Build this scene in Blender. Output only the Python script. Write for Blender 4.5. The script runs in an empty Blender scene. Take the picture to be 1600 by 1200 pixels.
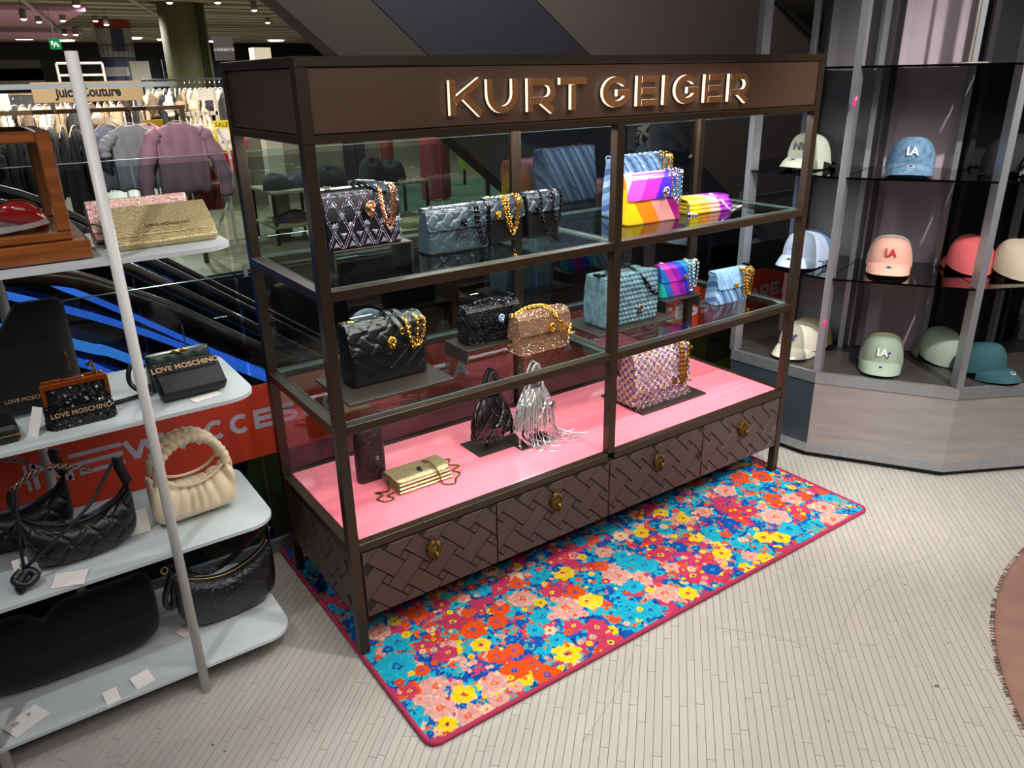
import bpy, bmesh, math, random
import numpy as np
from mathutils import Vector, Matrix
random.seed(7); RNG = np.random.default_rng(7)
C = bpy.context.scene.collection
S = bpy.context.scene
PI = math.pi

# ------------------------------------------------------------------ camera
cam = bpy.data.cameras.new('camera'); co = bpy.data.objects.new('camera', cam); C.objects.link(co)
cam.sensor_width = 36; cam.lens = 36*1205.885/1600; cam.clip_start = .02; cam.clip_end = 200
r_ = Vector((0.818052502914006, -0.5748061047233867, -0.019698843845698588))
d_ = Vector((-0.22795649371217466, -0.29259729471456564, -0.9286671417144944))
f_ = Vector((0.5280397138952537, 0.7641889590267871, -0.3703907334842138))
m_ = Matrix(((r_.x, -d_.x, -f_.x, -0.6588), (r_.y, -d_.y, -f_.y, -1.7665), (r_.z, -d_.z, -f_.z, 1.5998), (0, 0, 0, 1)))
co.matrix_world = m_
S.camera = co
# ------------------------------------------------------------------ world, exposure, lights
S.view_settings.view_transform = 'Standard'; S.view_settings.look = 'None'
S.view_settings.exposure = 0.0; S.view_settings.gamma = 1.0
try: S.view_settings.use_curve_mapping = False
except Exception: pass
w = bpy.data.worlds.new('world'); S.world = w; w.use_nodes = True
w.node_tree.nodes['Background'].inputs[0].default_value = (.80, .84, 1.0, 1)
w.node_tree.nodes['Background'].inputs[1].default_value = 0.16

def spot(name, loc, tgt, power, angle=50, blend=.5, size=.04, col=(1, .93, .84)):
    l = bpy.data.lights.new(name, 'SPOT'); l.energy = power; l.spot_size = math.radians(angle); l.spot_blend = blend
    l.shadow_soft_size = size; l.color = col
    o = bpy.data.objects.new(name, l); C.objects.link(o); o.location = loc
    o.rotation_euler = (Vector(tgt)-Vector(loc)).to_track_quat('-Z', 'Y').to_euler()
    return o
def area(name, loc, tgt, power, sx, sy, col=(1, .96, .9)):
    l = bpy.data.lights.new(name, 'AREA'); l.energy = power; l.shape = 'RECTANGLE'; l.size = sx; l.size_y = sy; l.color = col
    o = bpy.data.objects.new(name, l); C.objects.link(o); o.location = loc
    o.rotation_euler = (Vector(tgt)-Vector(loc)).to_track_quat('-Z', 'Y').to_euler()
    return o
spot('spotlight', (1.15, -1.35, 3.1), (1.0, -.3, 0), 215, 56, .75, .03)
spot('spotlight', (2.55, -1.7, 3.1), (1.7, -.5, .0), 95, 52, .6, .03)
spot('spotlight', (-.15, -1.9, 3.1), (.6, -.7, .0), 105, 50, .6, .03)
spot('spotlight', (.35, -1.5, 3.1), (.65, 0, 1.5), 42, 40, .8, .03, (1, .86, .72))
spot('spotlight', (1.4, -2.2, 3.1), (2.5, -.1, .7), 430, 46, .6, .03, (1, .95, .93))
spot('spotlight', (-1.3, -.9, 3.1), (-.35, .35, .5), 85, 50, .6, .03, (.93, .96, 1))
spot('spotlight', (-.5, -1.6, 3.1), (-.3, .3, 1.2), 40, 40, .7, .03, (1, .92, .8))
spot('spotlight', (.3, -1.2, 3.1), (-.5, -.6, .0), 22, 60, .8, .03, (1, .95, .88))
for x in (.49, 1.44):
    area('led_and_fill_light', (x, .06, 1.455), (x, .24, 0), 5.5, .86, .03, (1, .98, .96))
    area('led_and_fill_light', (x, .50, 1.455), (x, .50, 0), 7.5, .86, .03, (1, .98, .96))  # rear strip added to light the bag backs, pink top and banner
    area('led_and_fill_light', (x, .06, 1.08), (x, .26, 0.3), 1.5, .86, .02, (1, .98, .96))
    area('led_and_fill_light', (x, .06, .715), (x, .33, 0.2), 1.5, .86, .02, (1, .97, .96))
area('fill_light', (1.2, -2.3, 3.1), (1.3, .3, .7), 72, 3.0, 1.4, (1, .95, .9))  # soft front fill, added to lift the banner, header and shaded parts
area('fill_light', (-2.4, -2.4, 3.1), (-.6, -.6, 0), 18, 2.0, 2.0, (.95, .95, 1))
for x, y, p in ((.8, 7.2, 110), (3.4, 7.6, 110), (-1.6, 7.0, 70), (6.2, 8.5, 120), (1.6, 10.5, 130), (4.6, 11.5, 130), (2.4, 17.0, 200), (6.5, 18.5, 220), (-1, 16, 180), (3.5, 25, 300), (8.5, 26, 300), (8.6, 5.8, 60)):
    spot('spotlight', (x, y, 3.02), (x, y, 0), p*4.2, 165, .4, .09, (1, .93, .84))
area('fill_light', (2.2, 1.9, 3.15), (2.6, 2.6, .5), 70, 5, 1.2, (1, .92, .88))  # fill added above the void to brighten the background and cladding
spot('spotlight', (.2, 3.6, 3.0), (.8, 6.4, .9), 400, 80, .7, .05, (1, .95, .88))  # front light added to brighten the far racks and their sign
spot('spotlight', (2.6, 4.6, 3.1), (3.2, 7.0, .3), 300, 80, .7, .05, (1, .93, .8))

# ------------------------------------------------------------------ helpers
def lin(h):
    h = h.lstrip('#'); v = [int(h[i:i+2], 16)/255 for i in (0, 2, 4)]
    return tuple(c/12.92 if c <= .04045 else ((c+.055)/1.055)**2.4 for c in v)
_M = {}
def mat(name, hexc, rough=.5, metal=0., var=0., vs=20., bump=0., bs=60., emit=None, es=1., coat=0., aniso=None, sheen=0., spec=.5):
    """principled material with noise colour variation and noise bump in object space"""
    if name in _M: return _M[name]
    m = bpy.data.materials.new(name); m.use_nodes = True; nt = m.node_tree; b = nt.nodes['Principled BSDF']
    c = lin(hexc); b.inputs['Base Color'].default_value = (*c, 1); b.inputs['Roughness'].default_value = rough
    b.inputs['Metallic'].default_value = metal; b.inputs['Specular IOR Level'].default_value = spec
    if coat: b.inputs['Coat Weight'].default_value = coat
    if sheen: b.inputs['Sheen Weight'].default_value = sheen
    if emit: b.inputs['Emission Color'].default_value = (*lin(emit), 1); b.inputs['Emission Strength'].default_value = es
    tc = nt.nodes.new('ShaderNodeTexCoord'); src = tc.outputs['Object']
    if aniso:
        mp = nt.nodes.new('ShaderNodeMapping'); mp.inputs['Scale'].default_value = aniso; nt.links.new(src, mp.inputs[0]); src = mp.outputs[0]
    if var:
        n = nt.nodes.new('ShaderNodeTexNoise'); n.inputs['Scale'].default_value = vs; n.inputs['Detail'].default_value = 4; nt.links.new(src, n.inputs['Vector'])
        r = nt.nodes.new('ShaderNodeValToRGB'); r.color_ramp.elements[0].position = .3; r.color_ramp.elements[1].position = .7
        r.color_ramp.elements[0].color = (*[x*(1-var) for x in c], 1); r.color_ramp.elements[1].color = (*[min(1, x*(1+var)) for x in c], 1)
        nt.links.new(n.outputs['Fac'], r.inputs[0]); nt.links.new(r.outputs[0], b.inputs['Base Color'])
    if bump:
        n = nt.nodes.new('ShaderNodeTexNoise'); n.inputs['Scale'].default_value = bs; n.inputs['Detail'].default_value = 3; nt.links.new(src, n.inputs['Vector'])
        bp = nt.nodes.new('ShaderNodeBump'); bp.inputs['Strength'].default_value = bump; bp.inputs['Distance'].default_value = .004
        nt.links.new(n.outputs['Fac'], bp.inputs['Height']); nt.links.new(bp.outputs[0], b.inputs['Normal'])
    _M[name] = m; return m
def glass(name, tint='#ffffff', gloss=1.0, ior=1.5, opac=0.):
    """thin architectural glass: fresnel mix of clear and mirror"""
    if name in _M: return _M[name]
    m = bpy.data.materials.new(name); m.use_nodes = True; nt = m.node_tree; nt.nodes.clear()
    o = nt.nodes.new('ShaderNodeOutputMaterial'); t = nt.nodes.new('ShaderNodeBsdfTransparent'); g = nt.nodes.new('ShaderNodeBsdfGlossy')
    t.inputs[0].default_value = (*lin(tint), 1); g.inputs['Roughness'].default_value = .01
    fr = nt.nodes.new('ShaderNodeFresnel'); fr.inputs[0].default_value = ior
    ge = nt.nodes.new('ShaderNodeNewGeometry'); ma = nt.nodes.new('ShaderNodeMath'); ma.operation = 'MULTIPLY_ADD'; ma.inputs[1].default_value = -gloss; ma.inputs[2].default_value = gloss; nt.links.new(ge.outputs['Backfacing'], ma.inputs[0])
    mu = nt.nodes.new('ShaderNodeMath'); mu.operation = 'MULTIPLY'; nt.links.new(fr.outputs[0], mu.inputs[0]); nt.links.new(ma.outputs[0], mu.inputs[1])
    mx = nt.nodes.new('ShaderNodeMixShader'); nt.links.new(mu.outputs[0], mx.inputs[0]); nt.links.new(t.outputs[0], mx.inputs[1]); nt.links.new(g.outputs[0], mx.inputs[2])
    last = mx
    if opac:
        df = nt.nodes.new('ShaderNodeBsdfDiffuse'); df.inputs[0].default_value = (*lin(tint), 1)
        m2 = nt.nodes.new('ShaderNodeMixShader'); m2.inputs[0].default_value = opac; nt.links.new(mx.outputs[0], m2.inputs[1]); nt.links.new(df.outputs[0], m2.inputs[2]); last = m2
    nt.links.new(last.outputs[0], o.inputs[0]); _M[name] = m; return m
def ramp_mat(name, stops, kind='noise', scale=10., rough=.4, metal=0., vec=(1, 0, 1), bump=0., bs=80., detail=2., coat=0., off=.5):
    """colours picked by a constant ramp from noise, voronoi cells or a slanted stripe coordinate"""
    if name in _M: return _M[name]
    m = bpy.data.materials.new(name); m.use_nodes = True; nt = m.node_tree; b = nt.nodes['Principled BSDF']
    b.inputs['Roughness'].default_value = rough; b.inputs['Metallic'].default_value = metal; b.inputs['Coat Weight'].default_value = coat
    tc = nt.nodes.new('ShaderNodeTexCoord'); r = nt.nodes.new('ShaderNodeValToRGB'); r.color_ramp.interpolation = 'CONSTANT'
    el = r.color_ramp.elements
    while len(el) > 1: el.remove(el[-1])
    n_ = len(stops)
    el[0].position = 0; el[0].color = (*lin(stops[0]), 1)
    for i, s in enumerate(stops[1:]):
        e = el.new((i+1)/n_ if kind != 'noise' else .3+.4*(i+1)/n_); e.color = (*lin(s), 1)
    if kind == 'noise':
        n = nt.nodes.new('ShaderNodeTexNoise'); n.inputs['Scale'].default_value = scale; n.inputs['Detail'].default_value = detail
        nt.links.new(tc.outputs['Object'], n.inputs['Vector']); nt.links.new(n.outputs['Fac'], r.inputs[0])
    elif kind == 'cell':
        n = nt.nodes.new('ShaderNodeTexVoronoi'); n.inputs['Scale'].default_value = scale
        nt.links.new(tc.outputs['Object'], n.inputs['Vector']); s = nt.nodes.new('ShaderNodeSeparateColor'); nt.links.new(n.outputs['Color'], s.inputs[0]); nt.links.new(s.outputs[0], r.inputs[0])
    else:
        d = nt.nodes.new('ShaderNodeVectorMath'); d.operation = 'DOT_PRODUCT'; d.inputs[1].default_value = vec; nt.links.new(tc.outputs['Object'], d.inputs[0])
        a = nt.nodes.new('ShaderNodeMath'); a.operation = 'MULTIPLY_ADD'; a.inputs[1].default_value = scale; a.inputs[2].default_value = off
        nt.links.new(d.outputs['Value'], a.inputs[0]); fr = nt.nodes.new('ShaderNodeMath'); fr.operation = 'FRACT'; nt.links.new(a.outputs[0], fr.inputs[0]); nt.links.new(fr.outputs[0], r.inputs[0])
    nt.links.new(r.outputs[0], b.inputs['Base Color'])
    if bump:
        n = nt.nodes.new('ShaderNodeTexNoise'); n.inputs['Scale'].default_value = bs; nt.links.new(tc.outputs['Object'], n.inputs['Vector'])
        bp = nt.nodes.new('ShaderNodeBump'); bp.inputs['Strength'].default_value = bump; bp.inputs['Distance'].default_value = .003
        nt.links.new(n.outputs['Fac'], bp.inputs['Height']); nt.links.new(bp.outputs[0], b.inputs['Normal'])
    _M[name] = m; return m

class MB:
    def __init__(s): s.v = []; s.f = []; s.mi = []; s.n = 0
    def add(s, vs, fs, mi=0):
        s.v.append(np.asarray(vs, float).reshape(-1, 3)); n = s.n
        s.f += [tuple(int(i)+n for i in f) for f in fs]; s.mi += [mi]*len(fs); s.n += len(s.v[-1]); return s
    def box(s, x0, x1, y0, y1, z0, z1, mi=0, ch=0.):
        if ch:   # chamfered: 24 verts
            c = min(ch, (x1-x0)/2.01, (y1-y0)/2.01, (z1-z0)/2.01)
            bm = bmesh.new(); bmesh.ops.create_cube(bm, size=1)
            for v in bm.verts: v.co = Vector(((x0+x1)/2+v.co.x*(x1-x0), (y0+y1)/2+v.co.y*(y1-y0), (z0+z1)/2+v.co.z*(z1-z0)))
            bmesh.ops.bevel(bm, geom=bm.edges[:], offset=c, segments=1, affect='EDGES')
            bm.verts.index_update(); s.add([v.co[:] for v in bm.verts], [[v.index for v in f.verts] for f in bm.faces], mi); bm.free(); return s
        P = [(x, y, z) for x in (x0, x1) for y in (y0, y1) for z in (z0, z1)]
        s.add(P, [(0, 1, 3, 2), (4, 6, 7, 5), (0, 4, 5, 1), (2, 3, 7, 6), (0, 2, 6, 4), (1, 5, 7, 3)], mi); return s
    def tube(s, pts, r, n=8, mi=0, closed=False, cap=True, rs=None):
        P = [Vector(p) for p in pts]; m = len(P); V = []; F = []
        t0 = (P[1]-P[0]).normalized(); up = Vector((0, 0, 1)) if abs(t0.z) < .9 else Vector((1, 0, 0)); a = t0.cross(up).normalized()
        for i in range(m):
            if closed: t = (P[(i+1) % m]-P[i-1]).normalized()
            else: t = (P[min(i+1, m-1)]-P[max(i-1, 0)]).normalized()
            a = (a-t*a.dot(t)); a = a.normalized() if a.length > 1e-6 else t.orthogonal().normalized(); b = t.cross(a)
            rr = rs[i] if rs is not None else r
            for k in range(n):
                q = 2*PI*k/n; V.append(P[i]+a*(rr*math.cos(q))+b*(rr*math.sin(q)))
        for i in range(m if closed else m-1):
            j = (i+1) % m
            for k in range(n): F.append((i*n+k, i*n+(k+1) % n, j*n+(k+1) % n, j*n+k))
        if not closed and cap: F.append(tuple(range(n))[::-1]); F.append(tuple((m-1)*n+k for k in range(n)))
        s.add([v[:] for v in V], F, mi); return s
    def lathe(s, prof, n=24, c=(0, 0, 0), mi=0):
        V = []; F = []
        for r, z in prof:
            for k in range(n): q = 2*PI*k/n; V.append((c[0]+r*math.cos(q), c[1]+r*math.sin(q), c[2]+z))
        for i in range(len(prof)-1):
            for k in range(n): F.append((i*n+k, i*n+(k+1) % n, (i+1)*n+(k+1) % n, (i+1)*n+k))
        s.add(V, F, mi); return s
    def prism(s, poly, z0, z1, mi=0, mis=None):
        """poly in xy, extruded in z"""
        n = len(poly); V = [(p[0], p[1], z0) for p in poly]+[(p[0], p[1], z1) for p in poly]
        s.add(V, [tuple(range(n))[::-1], tuple(range(n, 2*n))], mi); b = s.n-2*n
        s.f += [(b+i, b+(i+1) % n, b+n+(i+1) % n, b+n+i) for i in range(n)]; s.mi += [mi if mis is None else mis]*n; return s
    def grid(s, G, mi=0, cu=False, cv=False):
        """G: array (nu,nv,3)"""
        nu, nv = G.shape[:2]; F = []
        for i in range(nu if cu else nu-1):
            for j in range(nv if cv else nv-1):
                i2 = (i+1) % nu; j2 = (j+1) % nv; F.append((i*nv+j, i2*nv+j, i2*nv+j2, i*nv+j2))
        s.add(G.reshape(-1, 3), F, mi); return s
    def xf(s, M):
        M = np.array(M); s.v = [(v @ M[:3, :3].T + M[:3, 3]) for v in s.v]; return s
    def mesh(s, name, mats, smooth=False):
        me = bpy.data.meshes.new(name); V = np.concatenate(s.v)
        me.from_pydata(V.tolist(), [], s.f)
        for m in (mats if isinstance(mats, (list, tuple)) else [mats]): me.materials.append(m)
        if isinstance(mats, (list, tuple)) and len(mats) > 1: me.polygons.foreach_set('material_index', s.mi)
        if smooth: me.polygons.foreach_set('use_smooth', [True]*len(me.polygons))
        me.update(); return me
    def build(s, name, mats, parent=None, smooth=False, loc=None, fixn=False, ang=None):
        me = s.mesh(name, mats, smooth)
        if fixn:
            bm = bmesh.new(); bm.from_mesh(me); bmesh.ops.recalc_face_normals(bm, faces=bm.faces[:]); bm.to_mesh(me); bm.free()
        o = bpy.data.objects.new(name, me); C.objects.link(o)
        if parent is not None: o.parent = parent
        if loc: o.location = loc
        if smooth and ang: me.set_sharp_from_angle(angle=math.radians(ang))
        return o
def tag(o, label, cat=None, group=None, kind=None):
    if label: o['label'] = label
    if cat: o['category'] = cat
    if group: o['group'] = group
    if kind: o['kind'] = kind
    return o
def thing(name, label, cat, loc=(0, 0, 0), rz=0, group=None, rot=None):
    o = bpy.data.objects.new(name, None); o.empty_display_size = .05; C.objects.link(o); o.location = loc
    o.rotation_euler = rot if rot else (0, 0, rz)
    return tag(o, label, cat, group)
def copy_tree(o, parent=None, label=None, group=None):
    c = o.copy(); C.objects.link(c); c.parent = parent
    for ch in list(o.children): copy_tree(ch, c)
    if label: c['label'] = label
    if group: c['group'] = group
    return c
def struct(name, mb, m, smooth=False):
    o = mb.build(name, m, None, smooth); o['kind'] = 'structure'; return o
def text(body, size, m, parent, name='lettering', loc=(0, 0, 0), rot=(PI/2, 0, 0), ext=.0006, off=0., sx=1., shear=0., align='CENTER', sp=1.):
    cu = bpy.data.curves.new(name, 'FONT'); cu.body = body; cu.size = size; cu.extrude = ext; cu.offset = off; cu.align_x = align; cu.align_y = 'CENTER'
    cu.shear = shear; cu.space_character = sp; cu.resolution_u = 3
    o = bpy.data.objects.new(name, cu); C.objects.link(o)
    dg = bpy.context.evaluated_depsgraph_get(); me = bpy.data.meshes.new_from_object(o.evaluated_get(dg))
    bpy.data.objects.remove(o); bpy.data.curves.remove(cu); me.name = name
    me.materials.clear(); me.materials.append(m); me.transform(Matrix.Diagonal((sx, 1, 1, 1)))
    o = bpy.data.objects.new(name, me); C.objects.link(o); o.parent = parent; o.location = loc; o.rotation_euler = rot
    return o
def catmull(P, n=8, closed=False):
    P = [np.array(p, float) for p in P]; m = len(P); out = []
    for i in range(m if closed else m-1):
        if closed: a, b, c, d = P[i-1], P[i], P[(i+1) % m], P[(i+2) % m]
        else: a, b, c, d = P[max(i-1, 0)], P[i], P[i+1], P[min(i+2, m-1)]
        for k in range(n):
            t = k/n; out.append(.5*((2*b)+(-a+c)*t+(2*a-5*b+4*c-d)*t*t+(-a+3*b-3*c+d)*t**3))
    if not closed: out.append(P[-1])
    return [tuple(p) for p in out]
def chain_mb(path, L=.010, r=.0016, wid=.0035, mb=None):
    """curb chain: oval links alternating along a path"""
    mb = mb or MB(); P = [Vector(p) for p in path]; d = 0; nxt = 0; k = 0
    for i in range(len(P)-1):
        seg = (P[i+1]-P[i]); l = seg.length
        if l < 1e-7: continue
        while nxt <= d+l:
            c = P[i]+seg*((nxt-d)/l); t = seg.normalized(); u = Vector((0, 0, 1)) if abs(t.z) < .8 else Vector((0, 1, 0))
            a = t.cross(u).normalized(); b = t.cross(a); q = PI*.25*(1 if k % 2 else -1)
            s_ = a*math.cos(q)+b*math.sin(q)
            pts = [c+t*(L*.72*math.cos(x))+s_*(wid*math.sin(x)) for x in (0, PI/3, 2*PI/3, PI, 4*PI/3, 5*PI/3)]
            mb.tube(pts, r*1.25, 5, closed=True); nxt += L*.84; k += 1
        d += l
    return mb
def pillow(us, X, T, B, TH, nr=14, pw=1.0, Y=None, caps=True):
    """inflated flat shape: rings at us between bottom B(u) and top T(u), x=X(u), half thickness TH(u)"""
    mb = MB(); G = []
    for u in us:
        zt, zb = T(u), B(u); cz = (zt+zb)/2; hz = (zt-zb)/2; th = TH(u); y0 = Y(u) if Y else 0; ring = []
        for k in range(nr):
            q = 2*PI*k/nr; cs, sn = math.cos(q), math.sin(q)
            ring.append((X(u), y0+math.copysign(abs(sn)**pw, sn)*th, cz+math.copysign(abs(cs)**pw, cs)*hz))
        G.append(ring)
    mb.grid(np.array(G), cv=True)
    if caps: n = len(us); mb.f.append(tuple(range(nr))); mb.f.append(tuple((n-1)*nr+k for k in range(nr))[::-1]); mb.mi += [0, 0]
    return mb
def weave_h(u, v, P, gap=.35, e=.12):
    """height 0..1 of a diagonal plain weave at u,v with pitch P"""
    a = (u+v)/math.sqrt(2)/P; b = (u-v)/math.sqrt(2)/P; W = 1-gap; h = np.zeros_like(a)
    for di in (-1, 0, 1):
        for dj in (-1, 0, 1):
            i = np.round(a)+di; j = np.round(b)+dj; ev = (i+j) % 2 == 0
            la = np.where(ev, (1+gap)/2, W/2); lb = np.where(ev, W/2, (1+gap)/2)
            d = np.minimum(la-np.abs(a-i), lb-np.abs(b-j)); h = np.maximum(h, np.clip(d/e, 0, 1)**.6)
    return h
def clip_poly(poly, x0, x1, y0, y1):
    def cl(P, f, it):
        out = []
        for i in range(len(P)):
            a, b = P[i-1], P[i]; fa, fb = f(a), f(b)
            if (fa >= 0) != (fb >= 0): t = fa/(fa-fb); out.append((a[0]+(b[0]-a[0])*t, a[1]+(b[1]-a[1])*t))
            if fb >= 0: out.append(b)
        return out
    for f in (lambda p: p[0]-x0, lambda p: x1-p[0], lambda p: p[1]-y0, lambda p: y1-p[1]):
        poly = cl(poly, f, 0)
        if len(poly) < 3: return []
    a = sum(poly[i-1][0]*poly[i][1]-poly[i][0]*poly[i-1][1] for i in range(len(poly)))/2
    return poly if abs(a) > 2e-5*(1 if x1-x0 > .1 else .05) else []
# ------------------------------------------------------------------ floor of narrow pale strips laid diagonally
M_sub = mat('floor_joint', '#625c55', .8)
fb = MB(); fb.box(-3.2, 5.2, -3.2, .715, -.06, -.0035); floor = struct('floor', fb, M_sub)
pm = [mat('pale_plank', '#a8a39d', .33, var=.05, vs=9, bump=.05, bs=40, aniso=(1, 1, 1)), mat('pale_plank_warm', '#a9a49d', .33, var=.05, vs=7, bump=.05, bs=40), mat('pale_plank_grey', '#a5a19c', .34, var=.05, vs=8, bump=.05, bs=40)]
PD = Vector((.72, .694, 0)).normalized(); PN = Vector((PD.y, -PD.x, 0)); PW = .0222
pl = []; Minv = m_.inverted()
for k in range(-230, 231):
    s_ = -4.5+random.random()*.3
    while s_ < 5.5:
        L = random.choice((.24, .32, .4)); c = PD*(s_+L/2)+PN*(k*PW); s_ += L
        if not (-1.9 < c.x < 4.2 and -2.6 < c.y < .72): continue
        q = Minv @ c
        if q.z > -.05: continue
        px = 800+1205.9*q.x/-q.z; py = 600-1205.9*q.y/-q.z
        if px < -250 or px > 1850 or py > 1500: continue
        if c.x-.0 > .15 and c.x < 1.8 and c.y > -.3: continue     # under the rug
        pl.append((-q.z if (0 < px < 1600 and py < 1200) else 50+random.random(), L, c, random.randrange(3)))
pl.sort(key=lambda t: t[0])
ang = math.atan2(PD.y, PD.x); shared = {}
rest = MB()
def plank_mb(L, mb, M=None, mi=0):
    a, b = L/2-.0005, PW/2-.0005; c = .0005; z = 0
    V = [(-a, -b, -.004), (a, -b, -.004), (a, b, -.004), (-a, b, -.004), (-a, -b, -c), (a, -b, -c), (a, b, -c), (-a, b, -c), (-a+c, -b+c, 0), (a-c, -b+c, 0), (a-c, b-c, 0), (-a+c, b-c, 0)]
    if M is not None: V = [(M @ Vector(v))[:] for v in V]
    F = [(0, 1, 5, 4), (1, 2, 6, 5), (2, 3, 7, 6), (3, 0, 4, 7), (4, 5, 9, 8), (5, 6, 10, 9), (6, 7, 11, 10), (7, 4, 8, 11), (8, 9, 10, 11)]
    mb.add(V, F, mi)
for i, (_, L, c, mi) in enumerate(pl):
    T = Matrix.Translation(c) @ Matrix.Rotation(ang, 4, 'Z')
    if i < 299:
        if (L, mi) not in shared: t_ = MB(); plank_mb(L, t_); shared[(L, mi)] = t_.mesh('plank', pm[mi])
        o = bpy.data.objects.new('plank', shared[(L, mi)]); C.objects.link(o); o.parent = floor; o.matrix_local = T
    else: plank_mb(L, rest, T, mi)
o = rest.build('planks_beyond', pm, floor); o['kind'] = 'stuff'
# dark scuffs stay as thin chips of dirt on the floor
sc = MB()
for x, y, r in ((1.62, -.75, .004), (1.25, -1.05, .006), (1.9, -.62, .003), (2.15, -.35, .004), (1.45, -.98, .003), (.9, -.95, .003), (-.45, -.06, .004), (-.43, -.1, .003)):
    sc.prism([(x+r*random.uniform(.6, 1.6)*math.cos(a), y+r*random.uniform(.6, 1.2)*math.sin(a)) for a in np.linspace(0, 5.4, 7)], .0, .0007)
o = sc.build('floor_specks', mat('dirt', '#57504a', .8), floor); o['kind'] = 'stuff'

for k, P in enumerate(([(1.1, -.83), (1.35, -.72), (1.62, -.68), (1.9, -.72), (2.1, -.66)], [(.95, -.52), (1.1, -.75), (1.0, -1.0), (1.1, -1.2)], [(1.45, -.80), (1.3, -1.0), (1.15, -1.1), (.9, -1.3)], [(.33, -.62), (.5, -.55), (.66, -.46)])):
    MB().tube([(p[0], p[1], -.0002) for p in catmull([(q[0], q[1], 0) for q in P], 6)], .0008, 4).build('floor_scratch', mat('scratch', '#837d77', .7), floor)
# ------------------------------------------------------------------ flowered rug
PAL = dict(o='#f0561a', p='#e3a49c', y='#f7d417', c='#1fb1d2', m='#c93c66', b='#1a58b4', n='#173a8a', e='#f6cda6', t='#43b9b6', r='#d8452f')
FL = [(0.066, -0.097, 0.052, 'c'), (0.118, -0.155, 0.02, 'o'), (0.116, -0.234, 0.036, 'p'), (0.089, -0.309, 0.04, 'p'), (0.136, -0.377, 0.034, 'p'), (0.076, -0.371, 0.024, 'y'), (0.164, -0.306, 0.032, 'y'), (0.333, -0.313, 0.035, 'o'), (0.387, -0.321, 0.024, 'o'), (0.398, -0.386, 0.037, 'o'), (0.324, -0.234, 0.028, 'o'), (0.382, -0.244, 0.025, 'o'), (0.333, -0.093, 0.038, 'o'), (0.414, -0.108, 0.028, 'o'), (0.453, -0.059, 0.029, 'o'), (0.301, -0.024, 0.034, 'm'), (0.363, -0.016, 0.02, 'o'), (0.257, -0.32, 0.036, 'p'), (0.234, -0.38, 0.026, 'p'), (0.498, -0.349, 0.038, 'y'), (0.593, -0.263, 0.028, 'm'), (0.646, -0.31, 0.032, 'm'), (0.635, -0.388, 0.035, 'm'), (0.628, -0.181, 0.049, 'p'), (0.543, -0.06, 0.038, 'p'), (0.641, -0.091, 0.03, 'm'), (0.705, -0.139, 0.03, 'o'), (0.578, -0.111, 0.019, 'y'), (0.738, -0.031, 0.033, 'y'), (0.715, -0.205, 0.035, 'y'), (0.875, -0.152, 0.046, 'p'), (0.542, -0.172, 0.034, 'c'), (0.114, -0.004, 0.035, 'c'), (0.091, 0.071, 0.032, 'p'), (0.228, 0.076, 0.031, 'o'), (0.314, -0.166, 0.027, 'y'), (0.979, -0.117, 0.036, 'c'), (1.616, -0.235, 0.049, 'p'), (1.723, -0.147, 0.036, 'o'), (1.78, -0.189, 0.036, 'p'), (1.733, -0.258, 0.035, 'm'), (1.822, -0.302, 0.038, 'p'), (1.774, -0.376, 0.044, 'p'), (1.9, -0.28, 0.028, 'c'), (1.572, -0.143, 0.032, 'm'), (1.464, -0.297, 0.031, 'y'), (1.514, -0.335, 0.031, 'y'), (1.585, -0.318, 0.038, 'c'), (1.693, -0.287, 0.022, 'o'), (1.263, -0.275, 0.03, 'y'), (1.328, -0.349, 0.027, 'p'), (1.362, -0.388, 0.027, 'y'), (1.085, -0.152, 0.036, 'm'), (1.131, -0.064, 0.035, 'm'), (0.995, -0.162, 0.04, 'c'), (0.968, -0.08, 0.03, 'c'), (0.882, -0.157, 0.033, 'p'), (0.934, -0.209, 0.03, 'p'), (1.081, -0.304, 0.039, 'm'), (1.159, -0.256, 0.027, 'm'), (0.939, -0.317, 0.04, 'p'), (0.998, -0.361, 0.029, 'y'), (1.162, -0.32, 0.029, 'b'), (1.06, -0.229, 0.024, 'p'), (1.129, -0.01, 0.029, 'y'), (1.326, -0.029, 0.025, 'y'), (1.266, -0.149, 0.028, 'y'), (1.754, 0.048, 0.038, 'o'), (1.727, -0.033, 0.026, 'c'), (0.932, -0.018, 0.028, 'p'), (1.619, 0.015, 0.039, 'p'), (0.704, -0.196, 0.027, 'y'), (0.879, -0.229, 0.03, 'c'), (0.84, -0.35, 0.033, 'c'), (0.762, -0.339, 0.026, 'c'), (0.87, -0.079, 0.025, 'o'), (0.647, -0.004, 0.026, 'c'), (1.44, -0.16, 0.027, 'b'), (1.342, -0.152, 0.029, 'c'), (1.351, -0.265, 0.023, 'c'), (1.169, -0.155, 0.028, 'b'), (1.209, -0.053, 0.024, 'c'), (0.216, -0.135, 0.027, 'm'), (0.168, -0.065, 0.023, 'm'), (0.05, -0.205, 0.021, 'm'), (0.484, -0.209, 0.026, 'c'), (0.402, -0.202, 0.019, 'b'), (0.511, -0.283, 0.023, 'c'), (1.561, -0.396, 0.023, 'c'), (1.426, -0.045, 0.03, 'p'), (1.834, 0.002, 0.038, 'o'), (0.315, 0.072, 0.027, 'm')]
RX0, RX1, RY0, RY1 = .004, 1.948, -.408, .722
step = .0033; nx = int((RX1-RX0)/step); ny = int((RY1-RY0)/step)
gx = np.linspace(RX0, RX1, nx); gy = np.linspace(RY0, RY1, ny); GX, GY = np.meshgrid(gx, gy, indexing='ij')
cols = {k: np.array(lin(v)) for k, v in PAL.items()}
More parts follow.
